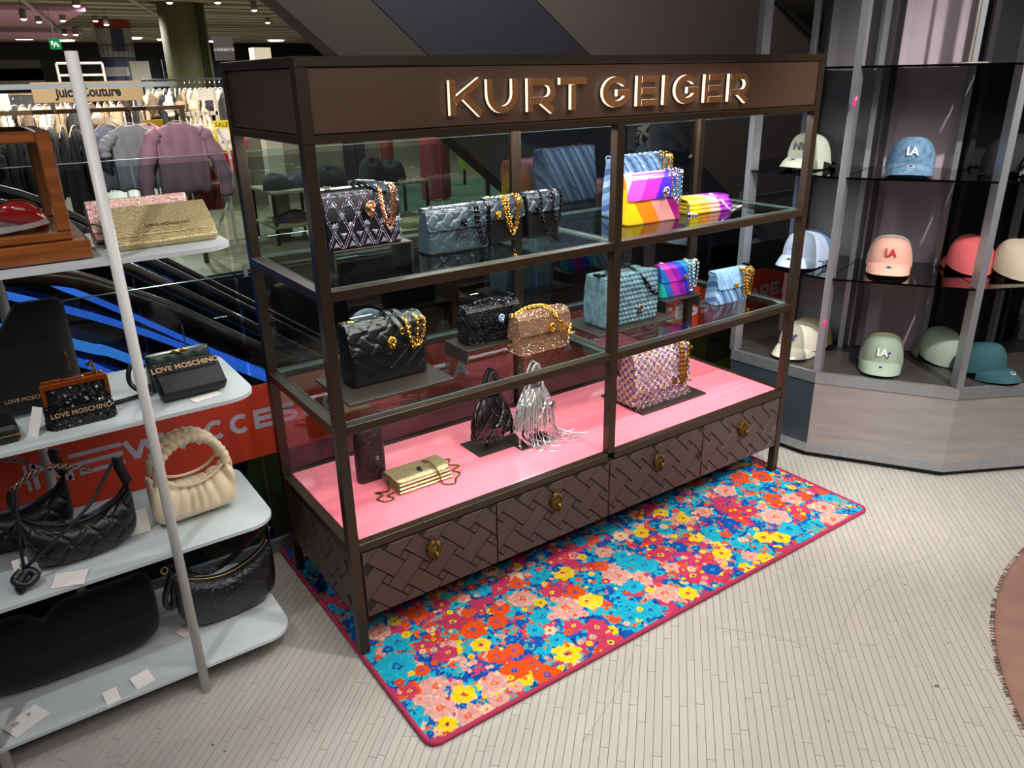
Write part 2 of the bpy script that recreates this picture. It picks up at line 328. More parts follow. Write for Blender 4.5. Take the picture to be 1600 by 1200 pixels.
def vnoise(sc, seed, X=None, Y=None):
    X = GX if X is None else X; Y = GY if Y is None else Y
    rg = np.random.default_rng(seed); T = rg.random((256, 256)); a, b = X/sc+50, Y/sc+50; i, j = np.floor(a).astype(int), np.floor(b).astype(int); fa, fb2 = a-i, b-j
    fa = fa*fa*(3-2*fa); fb2 = fb2*fb2*(3-2*fb2); g = lambda i, j: T[i % 256, j % 256]
    return (g(i, j)*(1-fa)+g(i+1, j)*fa)*(1-fb2)+(g(i, j+1)*(1-fa)+g(i+1, j+1)*fa)*fb2
n1 = vnoise(.05, 1); n2 = vnoise(.022, 2); n3 = vnoise(.009, 3); n4 = vnoise(.006, 5)
IMG = np.zeros((nx, ny, 3)); IMG[:] = cols['b']*.9
for cnd, k in ((n1+.5*n3 > .88, 'c'), (n2+.5*n3 > .95, 't'), (n2+.6*n4 < .42, 'n'), (n1+.4*n3 < .50, 'm'), (n2*.7+n4*.6 > .93, 'o')): IMG[cnd] = cols[k]
jit = (n3-.5)*.34+(n4-.5)*.2
rg = np.random.default_rng(11)
fl = []
for _ in range(1500):
    r = rg.choice([.007, .011, .016, .022, .03], p=[.42, .27, .17, .09, .05])
    fl.append((rg.uniform(RX0, RX1), rg.uniform(RY0, RY1), r, rg.choice(list('oooooppppyyyyccmmmbbeerrt'))))
fl.sort(key=lambda t: -t[2]); fl = fl[:260]+[(x, y, r*1.14, c) for x, y, r, c in FL]+[t for t in fl[260:] if all((t[0]-q[0])**2+(t[1]-q[1])**2 > (q[2]*.9)**2 for q in FL)]
EYE = dict(o='b', p='o', y='o', c='b', m='y', b='c', n='c', e='o', t='b', r='y'); RIM = dict(o='r', p='e', y='e', c='t', m='r', b='n', e='p', t='c', r='m')
for x, y, r, c in fl:
    i0, i1 = int((x-r*1.4-RX0)/step), int((x+r*1.4-RX0)/step)+2; j0, j1 = int((y-r*1.4-RY0)/step), int((y+r*1.4-RY0)/step)+2
    i0, j0 = max(i0, 0), max(j0, 0)
    if i1 <= i0 or j1 <= j0: continue
    X = GX[i0:i1, j0:j1]-x; Y = GY[i0:i1, j0:j1]-y
    if X.size == 0: continue
    a = np.arctan2(Y, X); np_ = rg.integers(5, 9); d = np.hypot(X, Y)/(r*(1+.09*np.cos(a*np_+rg.uniform(0, 6))))+jit[i0:i1, j0:j1]*.55
    sub = IMG[i0:i1, j0:j1]; 
    sub[d < 1] = cols[c]; sub[(d < 1) & (d > .86) & (n4[i0:i1, j0:j1] > .52)] = cols[RIM.get(c, 'p')]
    if r > .008:
        e = EYE[c]; sub[(d < .24)] = cols[e]
        if r > .018: sub[(d < .10)] = cols['n' if c in 'yme' else c]; sub[(d > .3) & (d < .38) & (n4[i0:i1, j0:j1] > .5)] = cols[RIM.get(c, 'p')]
IMG *= (.66+.26*n4[..., None])
cr = .03
def rug_z(X, Y): return .0105+.0006*(n3-.5)
Z = rug_z(GX, GY); V = np.stack([GX, GY, Z], -1).reshape(-1, 3)
cxx = np.clip(np.abs(V[:, 0]-(RX0+RX1)/2)-((RX1-RX0)/2-cr), 0, None); cyy = np.clip(np.abs(V[:, 1]-(RY0+RY1)/2)-((RY1-RY0)/2-cr), 0, None)
inside = (np.hypot(cxx, cyy) < cr).reshape(nx, ny)
idx = np.arange(nx*ny).reshape(nx, ny)
quads = np.stack([idx[:-1, :-1], idx[1:, :-1], idx[1:, 1:], idx[:-1, 1:]], -1)
ok = inside[:-1, :-1] & inside[1:, :-1] & inside[1:, 1:] & inside[:-1, 1:]
quads = quads[ok]
me = bpy.data.meshes.new('pile'); me.vertices.add(len(V)); me.vertices.foreach_set('co', V.ravel())
me.loops.add(quads.size); me.loops.foreach_set('vertex_index', quads.ravel().astype(np.int32))
me.polygons.add(len(quads)); me.polygons.foreach_set('loop_start', np.arange(0, quads.size, 4, dtype=np.int32)); me.update(calc_edges=True)
ca = me.color_attributes.new('pattern', 'FLOAT_COLOR', 'POINT'); ca.data.foreach_set('color', np.concatenate([IMG.reshape(-1, 3), np.ones((nx*ny, 1))], 1).ravel())
mr = bpy.data.materials.new('rug_pile'); mr.use_nodes = True; nt = mr.node_tree; b_ = nt.nodes['Principled BSDF']; at_ = nt.nodes.new('ShaderNodeAttribute'); at_.attribute_name = 'pattern'
nt.links.new(at_.outputs['Color'], b_.inputs['Base Color']); b_.inputs['Roughness'].default_value = .95; b_.inputs['Specular IOR Level'].default_value = .1
nn = nt.nodes.new('ShaderNodeTexNoise'); nn.inputs['Scale'].default_value = 300; bp_ = nt.nodes.new('ShaderNodeBump'); bp_.inputs['Strength'].default_value = .5; bp_.inputs['Distance'].default_value = .003
nt.links.new(nn.outputs['Fac'], bp_.inputs['Height']); nt.links.new(bp_.outputs[0], b_.inputs['Normal'])
me.materials.append(mr)
rug = thing('floral_rug', 'bright multicoloured flowered rug with magenta piping under the brown bag display', 'rug', (0, 0, 0))
o = bpy.data.objects.new('pile', me); C.objects.link(o); o.parent = rug
loop = []
for cx, cy, a0 in ((RX1-cr, RY1-cr, 0), (RX0+cr, RY1-cr, 90), (RX0+cr, RY0+cr, 180), (RX1-cr, RY0+cr, 270)):
    for k in range(7): a = math.radians(a0+15*k); loop.append((cx+cr*math.cos(a), cy+cr*math.sin(a), .0075))
pp = []
for i in range(len(loop)):
    a, b = Vector(loop[i-1]), Vector(loop[i]); n = max(1, int((b-a).length/.03))
    for k in range(n): pp.append(a.lerp(b, k/n))
mp_ = mat('magenta_piping', '#9c2048', .8, bump=.4, bs=200)
MB().tube([p[:] for p in pp], .0075, 8, closed=True).build('piping', mp_, rug, True)
bk = MB(); bk.box(RX0+.004, RX1-.004, RY0+.004, RY1-.004, .0006, .009); bk.build('backing', mat('rug_backing', '#3b1f2b', .9), rug)

# ------------------------------------------------------------------ the brown display unit
W, D, H = 1.929, .559, 1.65; PT = .03
M_br = mat('bronze_brown_metal', '#33271c', .36, metal=.3, var=.05, vs=5, spec=.5)
M_pan = mat('brown_lacquer', '#4a352a', .42, metal=.1, var=.04, vs=4)
M_drw = mat('brown_drawer_lacquer', '#463632', .42, metal=.05)
M_gr = mat('dark_groove', '#1d1210', .8)
M_glass = glass('shelf_glass', '#eef6f3', 1.0, 1.5); M_edge = mat('glass_edge', '#5f7f7c', .2, spec=.6)
U = thing('display_unit', 'dark brown metal display shelving unit with sign header, glass shelves and woven-pattern drawers', 'display shelf')
def bx(name, m, x0, x1, y0, y1, z0, z1, par=U, ch=.0012): return MB().box(x0, x1, y0, y1, z0, z1, ch=ch).build(name, m, par)
XM = .958
for x in (0, XM, W-PT):
    for y in (0, D-PT): 
        if x == XM: bx('post', M_br, x, x+PT, y, y+PT, .3865, 1.4622)
        else: bx('post', M_br, x, x+PT, y, y+PT, 0.0155, 1.4622)
for zt in (.386, .751, 1.116):
    for y in (0.0006, D-PT+.0006): bx('rail', M_br, PT, XM, y, y+PT-.0012, zt-.026, zt); bx('rail', M_br, XM+PT, W-PT, y, y+PT-.0012, zt-.026, zt)
    for x in (0.0006, XM+.0006, W-PT+.0006): bx('rail', M_br, x, x+PT-.0012, PT, D-PT, zt-.026, zt-.0004)
for zt in (.751, 1.116):
    for xa, xb in ((PT, XM), (XM+PT, W-PT)):
        g = MB(); g.box(xa+.001, xb-.001, PT+.001, D-PT-.001, zt-.006, zt+.0015); g.build('glass_shelf', M_glass, U)
        e = MB(); e.box(xa+.0005, xb-.0005, PT+.0002, PT+.0012, zt-.006, zt+.002); e.box(xa+.0002, xa+.0012, PT, D-PT, zt-.006, zt+.002); e.box(xb-.0012, xb-.0002, PT, D-PT, zt-.006, zt+.002); e.box(xa, xb, D-PT-.0012, D-PT-.0002, zt-.006, zt+.002); e.build('glass_edge', M_edge, U)
# back and side panes
for xa, xb in ((PT, XM), (XM+PT, W-PT)):
    for za, zb in ((.386, .725), (.751, 1.09), (1.118, 1.449)): g = MB(); g.box(xa, xb, D-.012, D-.008, za, zb); g.build('back_pane', glass('back_pane_glass', '#e6eceb', 3.2, 1.5), U)
# header
bx('header_frame', M_br, 0, W, 0, PT, 1.628, H, ch=.0015); bx('header_frame', M_br, 0, W, 0, PT, 1.4625, 1.4825, ch=.0015)
bx('header_frame', M_br, 0, W, D-PT, D, 1.628, H); bx('header_frame', M_br, 0, W, D-PT, D, 1.4625, 1.4825)
for x in (.0004, W-PT-.0004): bx('header_frame', M_br, x, x+PT, PT, D-PT, 1.628, H-.0004); bx('header_frame', M_br, x, x+PT, PT, D-PT, 1.4625, 1.4825)
bx('header_panel', M_pan, PT-.004, W-PT+.004, .006, .016, 1.4845, 1.6262); bx('header_panel', M_pan, .006, .016, PT+.002, D-PT-.002, 1.4845, 1.6262); bx('header_panel', M_pan, W-.016, W-.006, PT+.002, D-PT-.002, 1.4845, 1.6262); bx('header_panel', M_pan, PT, W-PT, D-.016, D-.006, 1.4845, 1.6262)
bx('header_top', M_br, PT*.5, W-PT*.5, PT*.5, D-PT*.5, 1.64, 1.648); bx('header_soffit', M_pan, PT*.5, W-PT*.5, PT*.5, D-PT*.5, 1.464, 1.470)
for x in (0, W-PT):
    for y in (0, D-PT): bx('header_frame', M_br, x, x+PT, y, y+PT, 1.4826, 1.6279)
# raised sign letters, edge lit
M_face = mat('bronze_letter_face', '#9a6a42', .35, metal=.5); M_lit = mat('lit_letter_edge', '#fff3e0', .4, emit='#ffe9cf', es=1.1)
def ribbon(mb, pts, wd, d0, d1, closed=False):
    """constant width stroke in xz, extruded along -y"""
    P = [Vector((p[0], p[1])) for p in pts]; n = len(P); Lf = []; Rt = []
    for i in range(n):
        if closed: a, b = P[i-1], P[(i+1) % n]
        else: a, b = P[max(i-1, 0)], P[min(i+1, n-1)]
        t1 = (P[i]-a).normalized() if (P[i]-a).length > 1e-9 else (b-P[i]).normalized(); t2 = (b-P[i]).normalized() if (b-P[i]).length > 1e-9 else t1
        t = (t1+t2).normalized(); nrm = Vector((-t.y, t.x)); k = 1/max(.5, nrm.dot(Vector((-t1.y, t1.x))))
        Lf.append(P[i]+nrm*(wd/2*k)); Rt.append(P[i]-nrm*(wd/2*k))
    for i in range(n if closed else n-1):
        j = (i+1) % n; q = [Lf[i], Lf[j], Rt[j], Rt[i]]
        V = [(v.x, d0, v.y) for v in q]+[(v.x, d1, v.y) for v in q]; b0 = mb.n
        mb.add(V, [(0, 1, 2, 3), (7, 6, 5, 4)], 0); mb.f += [(b0, b0+4, b0+5, b0+1), (b0+2, b0+6, b0+7, b0+3)]; mb.mi += [1, 1]
        if not closed and i == 0: mb.f.append((b0, b0+3, b0+7, b0+4)); mb.mi.append(1)
        if not closed and i == n-2: mb.f.append((b0+1, b0+5, b0+6, b0+2)); mb.mi.append(1)
def arc(cx, cz, rx, rz, a0, a1, n=14): return [(cx+rx*math.cos(math.radians(a0+(a1-a0)*k/n)), cz+rz*math.sin(math.radians(a0+(a1-a0)*k/n))) for k in range(n+1)]
def letter_strokes(ch, w, h, t):
    i = t/2
    if ch == 'K': return [[(i, 0), (i, h)], [(w-i*.6, h-i*.2), (i*1.6, h*.40)], [(w*.42, h*.56), (w-i*.5, i*.1)]]
    if ch == 'U': return [[(i, h)]+arc(w/2, (w-t)/2+i, (w-t)/2, (w-t)/2, 180, 360)+[(w-i, h)]]
    if ch == 'R': r = h*.28; return [[(i, 0), (i, h)], [(i, h-i)]+arc(w-i-r+i*.0, h-i-r, r, r, 90, -90)+[(i, h-i-2*r)], [(w*.50, h-i-2*r), (w-i*.7, 0)]]
    if ch == 'T': return [[(w/2, 0), (w/2, h-t)], [(0, h-i), (w, h-i)]]
    if ch == 'G': return [arc(w/2, h/2, w/2-i, h/2-i, 42, 355, 24)+[(w-i, h*.47)], [(w-i*.0, h*.47), (w*.52, h*.47)]]
    if ch == 'E': return [[(i, 0), (i, h)], [(t, i), (w, i)], [(t, h/2), (w*.92, h/2)], [(t, h-i), (w, h-i)]]
    if ch == 'I': return [[(i, 0), (i, h)]]
    if ch == 'N': return [[(i, 0), (i, h)], [(i, h-i*.3), (w-i, i*.3)], [(w-i, 0), (w-i, h)]]
    if ch == 'W': return [[(i*.8, h), (w*.28, i)], [(w*.28, i), (w/2, h-i)], [(w/2, h-i), (w*.72, i)], [(w*.72, i), (w-i*.8, h)]]
    if ch == 'A': return [[(i*.8, 0), (w/2, h-i)], [(w/2, h-i), (w-i*.8, 0)], [(w*.24, h*.32), (w*.76, h*.32)]]
    if ch == 'C': return [arc(w/2, h/2, w/2-i, h/2-i, 48, 312, 18)]
    if ch == 'S': q = h/4+.0; return [arc(w/2, h-i-(h/2-i)/2, w/2-i, (h/2-i)/2, 35, 270, 12)+arc(w/2, i+(h/2-i)/2, w/2-i, (h/2-i)/2, 85, -145, 12)]
    if ch == 'O': return [arc(w/2, h/2, w/2-i, h/2-i, 0, 360, 22)]
    return []
for ch, xa, xb in (('K', .385, .482), ('U', .496, .592), ('R', .624, .716), ('T', .733, .828), ('G', .886, .992), ('E', 1.019, 1.106), ('I', 1.128, 1.147), ('G', 1.175, 1.279), ('E', 1.305, 1.394), ('R', 1.417, 1.513)):
    mb = MB()
    for k_, st in enumerate(letter_strokes(ch, xb-xa, .083, .018)): ribbon(mb, st, .0175, -.0003*k_, .0115)
    o = mb.build('letter', [M_face, M_lit], U); o.location = (xa, -.0115, 1.5105)
    pn = MB(); q_ = (xb-xa)/2 if ch == 'T' else .0088; pn.box(q_-.003, q_+.003, .001, .0175, .038, .046); pn.build('standoff', M_br, o)
# cabinet carcass, pink top, woven drawers
bx('carcass', M_gr, PT*.6, W-PT*.6, .012, D-.012, .150, .358)
bx('base_edge', M_br, PT*.5, PT*.5+.012, PT, D-PT, .138, .150); 
M_pink = mat('pink_acrylic', '#f47f91', .16, var=.10, vs=3, aniso=(.6, 9, 1), coat=.3)
bx('pink_top', M_pink, PT+.0005, W-PT-.0005, PT+.0005, D-PT-.0005, .374, .3865)
PI4 = PI/4
def woven(parent, w, h, y_sign, P=.086, gap=.34, ox=0., oz=0., mtl=M_drw, name='woven_block'):
    """raised blocks of a diagonal basket weave clipped to w x h, local xz, standing out along -y"""
    n = int((w+h)/P)+3
    for i in range(-n, n+1):
        for j in range(-n, n+1):
            ev = (i+j) % 2 == 0; la, lb = ((1+gap)/2, (1-gap)/2) if ev else ((1-gap)/2, (1+gap)/2); e = .016
            la -= e; lb -= e; q = [((i+sa*la)*P, (j+sb*lb)*P) for sa, sb in ((-1, -1), (1, -1), (1, 1), (-1, 1))]
            poly = [((a-b)/math.sqrt(2)+ox, (a+b)/math.sqrt(2)+oz) for a, b in q]
            poly = clip_poly(poly, .0015, w-.0015, .0015, h-.0015)
            if not poly: continue
            cx, cz = sum(p[0] for p in poly)/len(poly), sum(p[1] for p in poly)/len(poly); m = len(poly)
            sh = [(cx+(p[0]-cx)*.95, cz+(p[1]-cz)*.95) for p in poly]
            V = [(p[0]-cx, 0, p[1]-cz) for p in poly]+[(p[0]-cx, -.0025, p[1]-cz) for p in poly]+[(p[0]-cx, -.0038, p[1]-cz) for p in sh]
            mb = MB(); mb.add(V, [tuple(2*m+k for k in range(m))]+[(k, (k+1) % m, m+(k+1) % m, m+k) for k in range(m)]+[(m+k, m+(k+1) % m, 2*m+(k+1) % m, 2*m+k) for k in range(m)])
            o = mb.build(name, mtl, parent); o.location = (cx, 0, cz)
        # small squares in the holes between strips
        for j in range(-n, n+1):
            g = gap/2-.035; a0, b0 = (i+.5)*P, (j+.5)*P
            poly = [((a-b)/math.sqrt(2)+ox, (a+b)/math.sqrt(2)+oz) for a, b in ((a0-g*P, b0-g*P), (a0+g*P, b0-g*P), (a0+g*P, b0+g*P), (a0-g*P, b0+g*P))]
            if all(0 < p[0] < w and 0 < p[1] < h for p in poly): sq.append((parent, poly, mtl))
sq = []
M_gold = mat('antique_gold', '#7d6230', .34, metal=1., bump=.8, bs=300)
def eagle(sc=1., name='x', parent=None, m=M_gold, n=14, loc=(0, 0, 0), rot=(0, 0, 0)):
    """feathered eagle head boss: domed oval with ridged feathers and a hooked beak"""
    mb = MB(); G = []
    for i in range(n+1):
        v = i/n; rr = math.sin(PI*min(v*1.02, 1))**.6; z = .5-v; ring = []
        for k in range(n*2):
            u = 2*PI*k/(n*2); fz = 1+.10*math.cos(u*7+(i % 2)*PI)*math.sin(v*PI*4)**2
            ring.append((.36*rr*fz*math.cos(u), -.26*rr*fz*max(-.3, math.sin(u)), z*1.0))
        G.append(ring)
    mb.grid(np.array(G), cv=True)
    mb.tube(catmull([(0, -.24, -.02), (.02, -.36, -.16), (.02, -.30, -.34), (0, -.2, -.5)], 4), .1, 8, rs=[.10, .11, .12, .12, .11, .10, .09, .08, .07, .06, .05, .035, .02])
    for s_ in (-1, 1): mb.tube([(s_*.13, -.27, .04), (s_*.18, -.27, .10), (s_*.25, -.2, .12)], .035, 6)
    for k in range(9):
        a = PI*(k+.5)/9; mb.tube([(.2*math.cos(a), -.22, .1+.2*math.sin(a)), (.34*math.cos(a), -.14, .16+.36*math.sin(a))], .035, 5)
    mb.xf(Matrix.Scale(sc, 4)); o = mb.build(name, m, parent, True); o.location = loc; o.rotation_euler = rot; return o
DX = [.033, .4925, .9665, 1.4405, 1.896]
for k in range(4):
    xa, xb = DX[k]+.001, DX[k+1]-.001
    dr = thing('drawer', None, None, (xa, .004, .137)); dr.parent = U; w_ = xb-xa
    front = MB().box(0, w_, .001, .014, 0, .218, ch=.001).build('front', M_gr, dr); front['label'] = 'nearly black backing seen in the grooves'
    woven(dr, w_, .218, -1, ox=.012+k*.01, oz=.1)
    eagle(.066, 'knob', dr, loc=(w_*.5-.004, -.008, .148))['label'] = 'antique gold bird-head knob'
sp = thing('side_panel', None, None, (.004, D-PT, .150)); sp.parent = U; sp.rotation_euler = (0, 0, -PI/2)
MB().box(0, D-2*PT, .001, .01, 0, .206).build('backing', M_gr, sp); woven(sp, D-2*PT, .206, -1, ox=.0, oz=.1, mtl=M_drw)
for par in {id(p): p for p, _, _ in sq}.values():
    mb = MB()
    for p, poly, m in sq:
        if p is par:
            V = [(q[0], 0, q[1]) for q in poly]+[(q[0], -.003, q[1]) for q in poly]; mb.add(V, [(4, 5, 6, 7), (0, 1, 5, 4), (1, 2, 6, 5), (2, 3, 7, 6), (3, 0, 4, 7)])
    mb.build('small_squares', M_drw, par)['kind'] = 'stuff'
# ------------------------------------------------------------------ handbag toolkit
M_blk = mat('black_leather', '#08080a', .33, bump=.25, bs=180, spec=.6); M_blkm = mat('black_matte_leather', '#0d0d0f', .5, bump=.2, bs=220)
M_gun = mat('gunmetal', '#3a3b42', .22, metal=1.); M_sil = mat('silver_metal', '#c9c9cf', .2, metal=1.); M_gch = mat('gold_chain', '#d9a948', .22, metal=1.)
M_blue = mat('teal_black_leather', '#2c3a42', .3, bump=.25, bs=150, spec=.6); M_slot = mat('dark_plinth', '#2a231e', .45, metal=.15)
def rrect(a, b, r, n):
    """n points around a rounded rectangle of half sizes a, b; starts at front left corner"""
    r = min(r, a*.98, b*.98); P = []
    segs = [((-a+r, -b), (a-r, -b)), ('c', a-r, -b+r, -90), ((a, -b+r), (a, b-r)), ('c', a-r, b-r, 0), ((a-r, b), (-a+r, b)), ('c', -a+r, b-r, 90), ((-a, b-r), (-a, -b+r)), ('c', -a+r, -b+r, 180)]
    nf = n; 
    for k, s in enumerate(segs):
        if s[0] == 'c':
            for q in (0.25, .5, .75): t = math.radians(s[3]+90*q); P.append((s[1]+r*math.cos(t), s[2]+r*math.sin(t), 0))
        else:
            m = nf if k == 0 else (max(2, n//3) if k == 4 else 4)
            for i in range(m): t = i/(m-1); P.append((s[0][0]+(s[1][0]-s[0][0])*t, s[0][1]+(s[1][1]-s[0][1])*t, 1 if k == 0 else 0))
    return P
def bag_body(w, d, h, dt=.5, wt=.97, r=.012, nf=40, nz=26, rel=None, amp=.003, sag=.0, bulge=.006):
    mb = MB(); G = []; FR = []
    zs = [0, .0, .01, .03]+list(np.linspace(.06, .96, nz))+[.99, 1.0, 1.0]
    for i, v in enumerate(zs):
        k = {0: .0, 1: .9, 2: .97}.get(i, 1.) if i < 3 else (1. if i < len(zs)-2 else (.93 if i == len(zs)-2 else 0.))
        a = w/2*(1+(wt-1)*v)*max(k, .001); b = (d/2*(1+(dt-1)*v)+bulge*math.sin(PI*v))*max(k, .001)
        ring = []; P = rrect(a, b, r, nf)
        for x, y, f in P:
            z = h*v-(sag*math.cos(x/w*PI) if v > .9 else 0); ring.append((x, y, z)); FR.append(f)
        G.append(ring)
    G = np.array(G); F = np.array(FR).reshape(G.shape[:2])
    if rel is not None:
        hgt = rel(G[..., 0], G[..., 2]); G[..., 1] -= F*amp*hgt*(G[..., 2] > h*.03)
    mb.grid(G, cv=True); return mb
def sheet(mb, G, th, mi=0):
    """grid surface with thickness along its normals (outer = G)"""
    du = np.gradient(G, axis=0); dv = np.gradient(G, axis=1); N = np.cross(du, dv); N /= np.linalg.norm(N, axis=-1, keepdims=True)+1e-12
    nu, nv = G.shape[:2]; I = G-N*th; mb.grid(G, mi); mb.grid(I[::-1], mi)
    e = np.concatenate([G[:, 0], G[-1, 1:], G[-2::-1, -1], G[0, -2:0:-1]]); e2 = np.concatenate([I[:, 0], I[-1, 1:], I[-2::-1, -1], I[0, -2:0:-1]])
    mb.grid(np.stack([e, e2], 1), mi, cu=True); return N
def flap(w, d, h, dt=.5, drop=.5, rel=None, amp=.003, th=.004, rc=.015, nu=60, nt=44, wt=.97, off=.005, bulge=.006, back=.8):
    """flap from the back edge over the top and down the front"""
    b = d/2*dt; key = [(b*back, h*.93), (b*.7, h+off*.6), (0, h+off), (-b*.85, h+off*.4), (-b-off, h*.94)]
    P = catmull(key, 6); n1 = len(P); z1 = h*(1-drop)
    for k in range(1, 21):
        z = h*.94+(z1-h*.94)*k/20; v = z/h; P.append((-(d/2*(1+(dt-1)*v)+bulge*math.sin(PI*v))-off, z))
    P = np.array(P); L = np.r_[0, np.cumsum(np.hypot(*np.diff(P, axis=0).T))]; s = np.linspace(0, L[-1], nt)
    y = np.interp(s, L, P[:, 0]); z = np.interp(s, L, P[:, 1]); G = np.zeros((nt, nu, 3)); UU = np.zeros((nt, nu)); VV = np.zeros((nt, nu))
    for i in range(nt):
        rem = L[-1]-s[i]; ww = w/2*(1+(wt-1)*min(1, z[i]/h))+.002; ww -= rc-math.sqrt(max(0, rc*rc-(rc-rem)**2)) if rem < rc else 0
        x = np.linspace(-ww, ww, nu); G[i] = np.stack([x, np.full(nu, y[i]), np.full(nu, z[i])], -1); UU[i] = x; VV[i] = s[i]
    du = np.gradient(G, axis=0); dv = np.gradient(G, axis=1); N = np.cross(dv, du); N /= np.linalg.norm(N, axis=-1, keepdims=True)+1e-12
    # orient outward (front points -y)
    if N[-2, nu//2, 1] > 0: N = -N
    if rel is not None: G = G+N*(rel(UU, VV)*amp)[..., None]
    mb = MB(); I = G-N*th-N*(0 if rel is None else (rel(UU, VV)*amp)[..., None]*0)
    mb.grid(G); mb.grid(I[::-1]); 
    e = np.concatenate([G[:, 0], G[-1, 1:], G[-2::-1, -1], G[0, -2:0:-1]]); e2 = np.concatenate([I[:, 0], I[-1, 1:], I[-2::-1, -1], I[0, -2:0:-1]])
    mb.grid(np.stack([e, e2], 1), cu=True)
    return mb
def W_(P, g=.25): return lambda u, v: weave_h(u+P*.3, v, P, g, .10)
def chev(P): 
    def f(u, v):
        q = ((v-np.abs(u)*.8)/P) % 1; return np.clip(np.minimum(q, 1-q)/.10, 0, 1)**.6
    return f
def stones(mb, pts, nrm, s=.0011, hgt=.0009):
    if not len(pts): mb.add([(0, 0, 0), (0, 0, 1e-5), (1e-5, 0, 0)], [(0, 1, 2)])
    """little faceted stones: 4 sided pyramids at pts with normals, slightly tilted"""
    for p, n in zip(pts, nrm):
        n = Vector(n); n = (n+Vector((random.uniform(-.25, .25), random.uniform(-.25, .25), random.uniform(-.25, .25)))).normalized(); a = n.orthogonal().normalized(); b = n.cross(a); p = Vector(p)
        V = [p+a*s, p+b*s, p-a*s, p-b*s, p+n*hgt+a*s*.45, p+n*hgt+b*s*.45, p+n*hgt-a*s*.45, p+n*hgt-b*s*.45]
        mb.add([v[:] for v in V], [(0, 1, 5, 4), (1, 2, 6, 5), (2, 3, 7, 6), (3, 0, 4, 7), (4, 5, 6, 7)])
def stone_cover(src, parent, m, pitch, s, name='rhinestones', cond=None, frac=1.):
    """grid of stones over a mesh object's faces (area sampled on a regular lattice by projecting in xz and yz)"""
    me = src.data; mb = MB(); bm = bmesh.new(); bm.from_mesh(me); bm.normal_update(); from mathutils.bvhtree import BVHTree
    bvh = BVHTree.FromBMesh(bm); lo = [min(v.co[i] for v in bm.verts) for i in range(3)]; hi = [max(v.co[i] for v in bm.verts) for i in range(3)]
    P = []; N = []
    for i, z in enumerate(np.arange(lo[2]+pitch/2, hi[2], pitch)):
        for x in np.arange(lo[0]+pitch/2, hi[0], pitch):
            if cond and not cond(x, z): continue
            hit = bvh.ray_cast(Vector((x, lo[1]-.1, z)), Vector((0, 1, 0)))
            if hit[0] and random.random() < frac and abs(hit[1].y) > .15: P.append(hit[0]); N.append(hit[1] if hit[1].y < 0 else -hit[1])
        for y in np.arange(lo[1]+pitch/2, hi[1], pitch):
            hit = bvh.ray_cast(Vector((lo[0]-.1, y, z)), Vector((1, 0, 0)))
            if hit[0] and random.random() < frac and not cond: P.append(hit[0]); N.append(hit[1] if hit[1].x < 0 else -hit[1])
    for x in np.arange(lo[0]+pitch/2, hi[0], pitch):
        if cond: break
        for y in np.arange(lo[1]+pitch/2, hi[1], pitch):
            hit = bvh.ray_cast(Vector((x, y, hi[2]+.1)), Vector((0, 0, -1)))
            if hit[0] and abs(hit[1].z) > .7: P.append(hit[0]); N.append(Vector((0, 0, 1)))
    bm.free(); stones(mb, P, N, s, s*.8); o = mb.build(name, m, parent); o['kind'] = 'stuff'; return o
def drape(x, zt, zlow, y, spread, n=10):
    """u shaped hanging loop"""
    return catmull([(x-spread, y+.02, zt+.004), (x-spread, y, zt-.005), (x-spread*.8, y-.004, (zt+zlow)/2), (x-spread*.25, y-.006, zlow+.006), (x+spread*.25, y-.006, zlow+.006), (x+spread*.8, y-.004, (zt+zlow)/2), (x+spread, y, zt-.005), (x+spread, y+.02, zt+.004)], n)
def flap_bag(nm, label, cat, loc, rz, w, d, h, mb_=M_blk, mf=None, rb=None, rf=None, ch=M_gch, drapes=(), boss=M_gold, bs=.034, bpos=None, dt=.5, drop=.5, strap=None, grp=None, amp=.0032, linkL=.0075, eyelets=True, **k):
    t = thing(nm, label, cat, loc, rz, grp)
    body = bag_body(w, d, h, dt=dt, rel=rb, amp=amp*.7, nf=90 if rb else 30, nz=70 if rb else 18).build('body', mb_, t, True)
    fl = flap(w, d, h, dt=dt, drop=drop, rel=rf, amp=amp).build('flap', mf or mb_, t, True, fixn=True)
    yf = -d/2-.012
    if boss: eagle(bs, 'clasp', t, boss, 10, loc=(bpos or 0, yf-.0035, h*(1-drop)+bs*.62))
    mb = MB()
    for dr in drapes: chain_mb(drape(*dr), linkL, linkL*.17, linkL*.40, mb)
    if drapes: mb.build('chain_strap', ch, t)
    if eyelets:
        mb = MB()
        for s_ in (-1, 1): 
            c = Vector((s_*w*.36, 0, h+.008)); mb.tube([(c.x+.008*math.cos(a), c.y+.008*math.sin(a), c.z) for a in np.linspace(0, 2*PI, 13)[:-1]], .0018, 6, closed=True)
        mb.build('eyelets', ch, t)
    return t

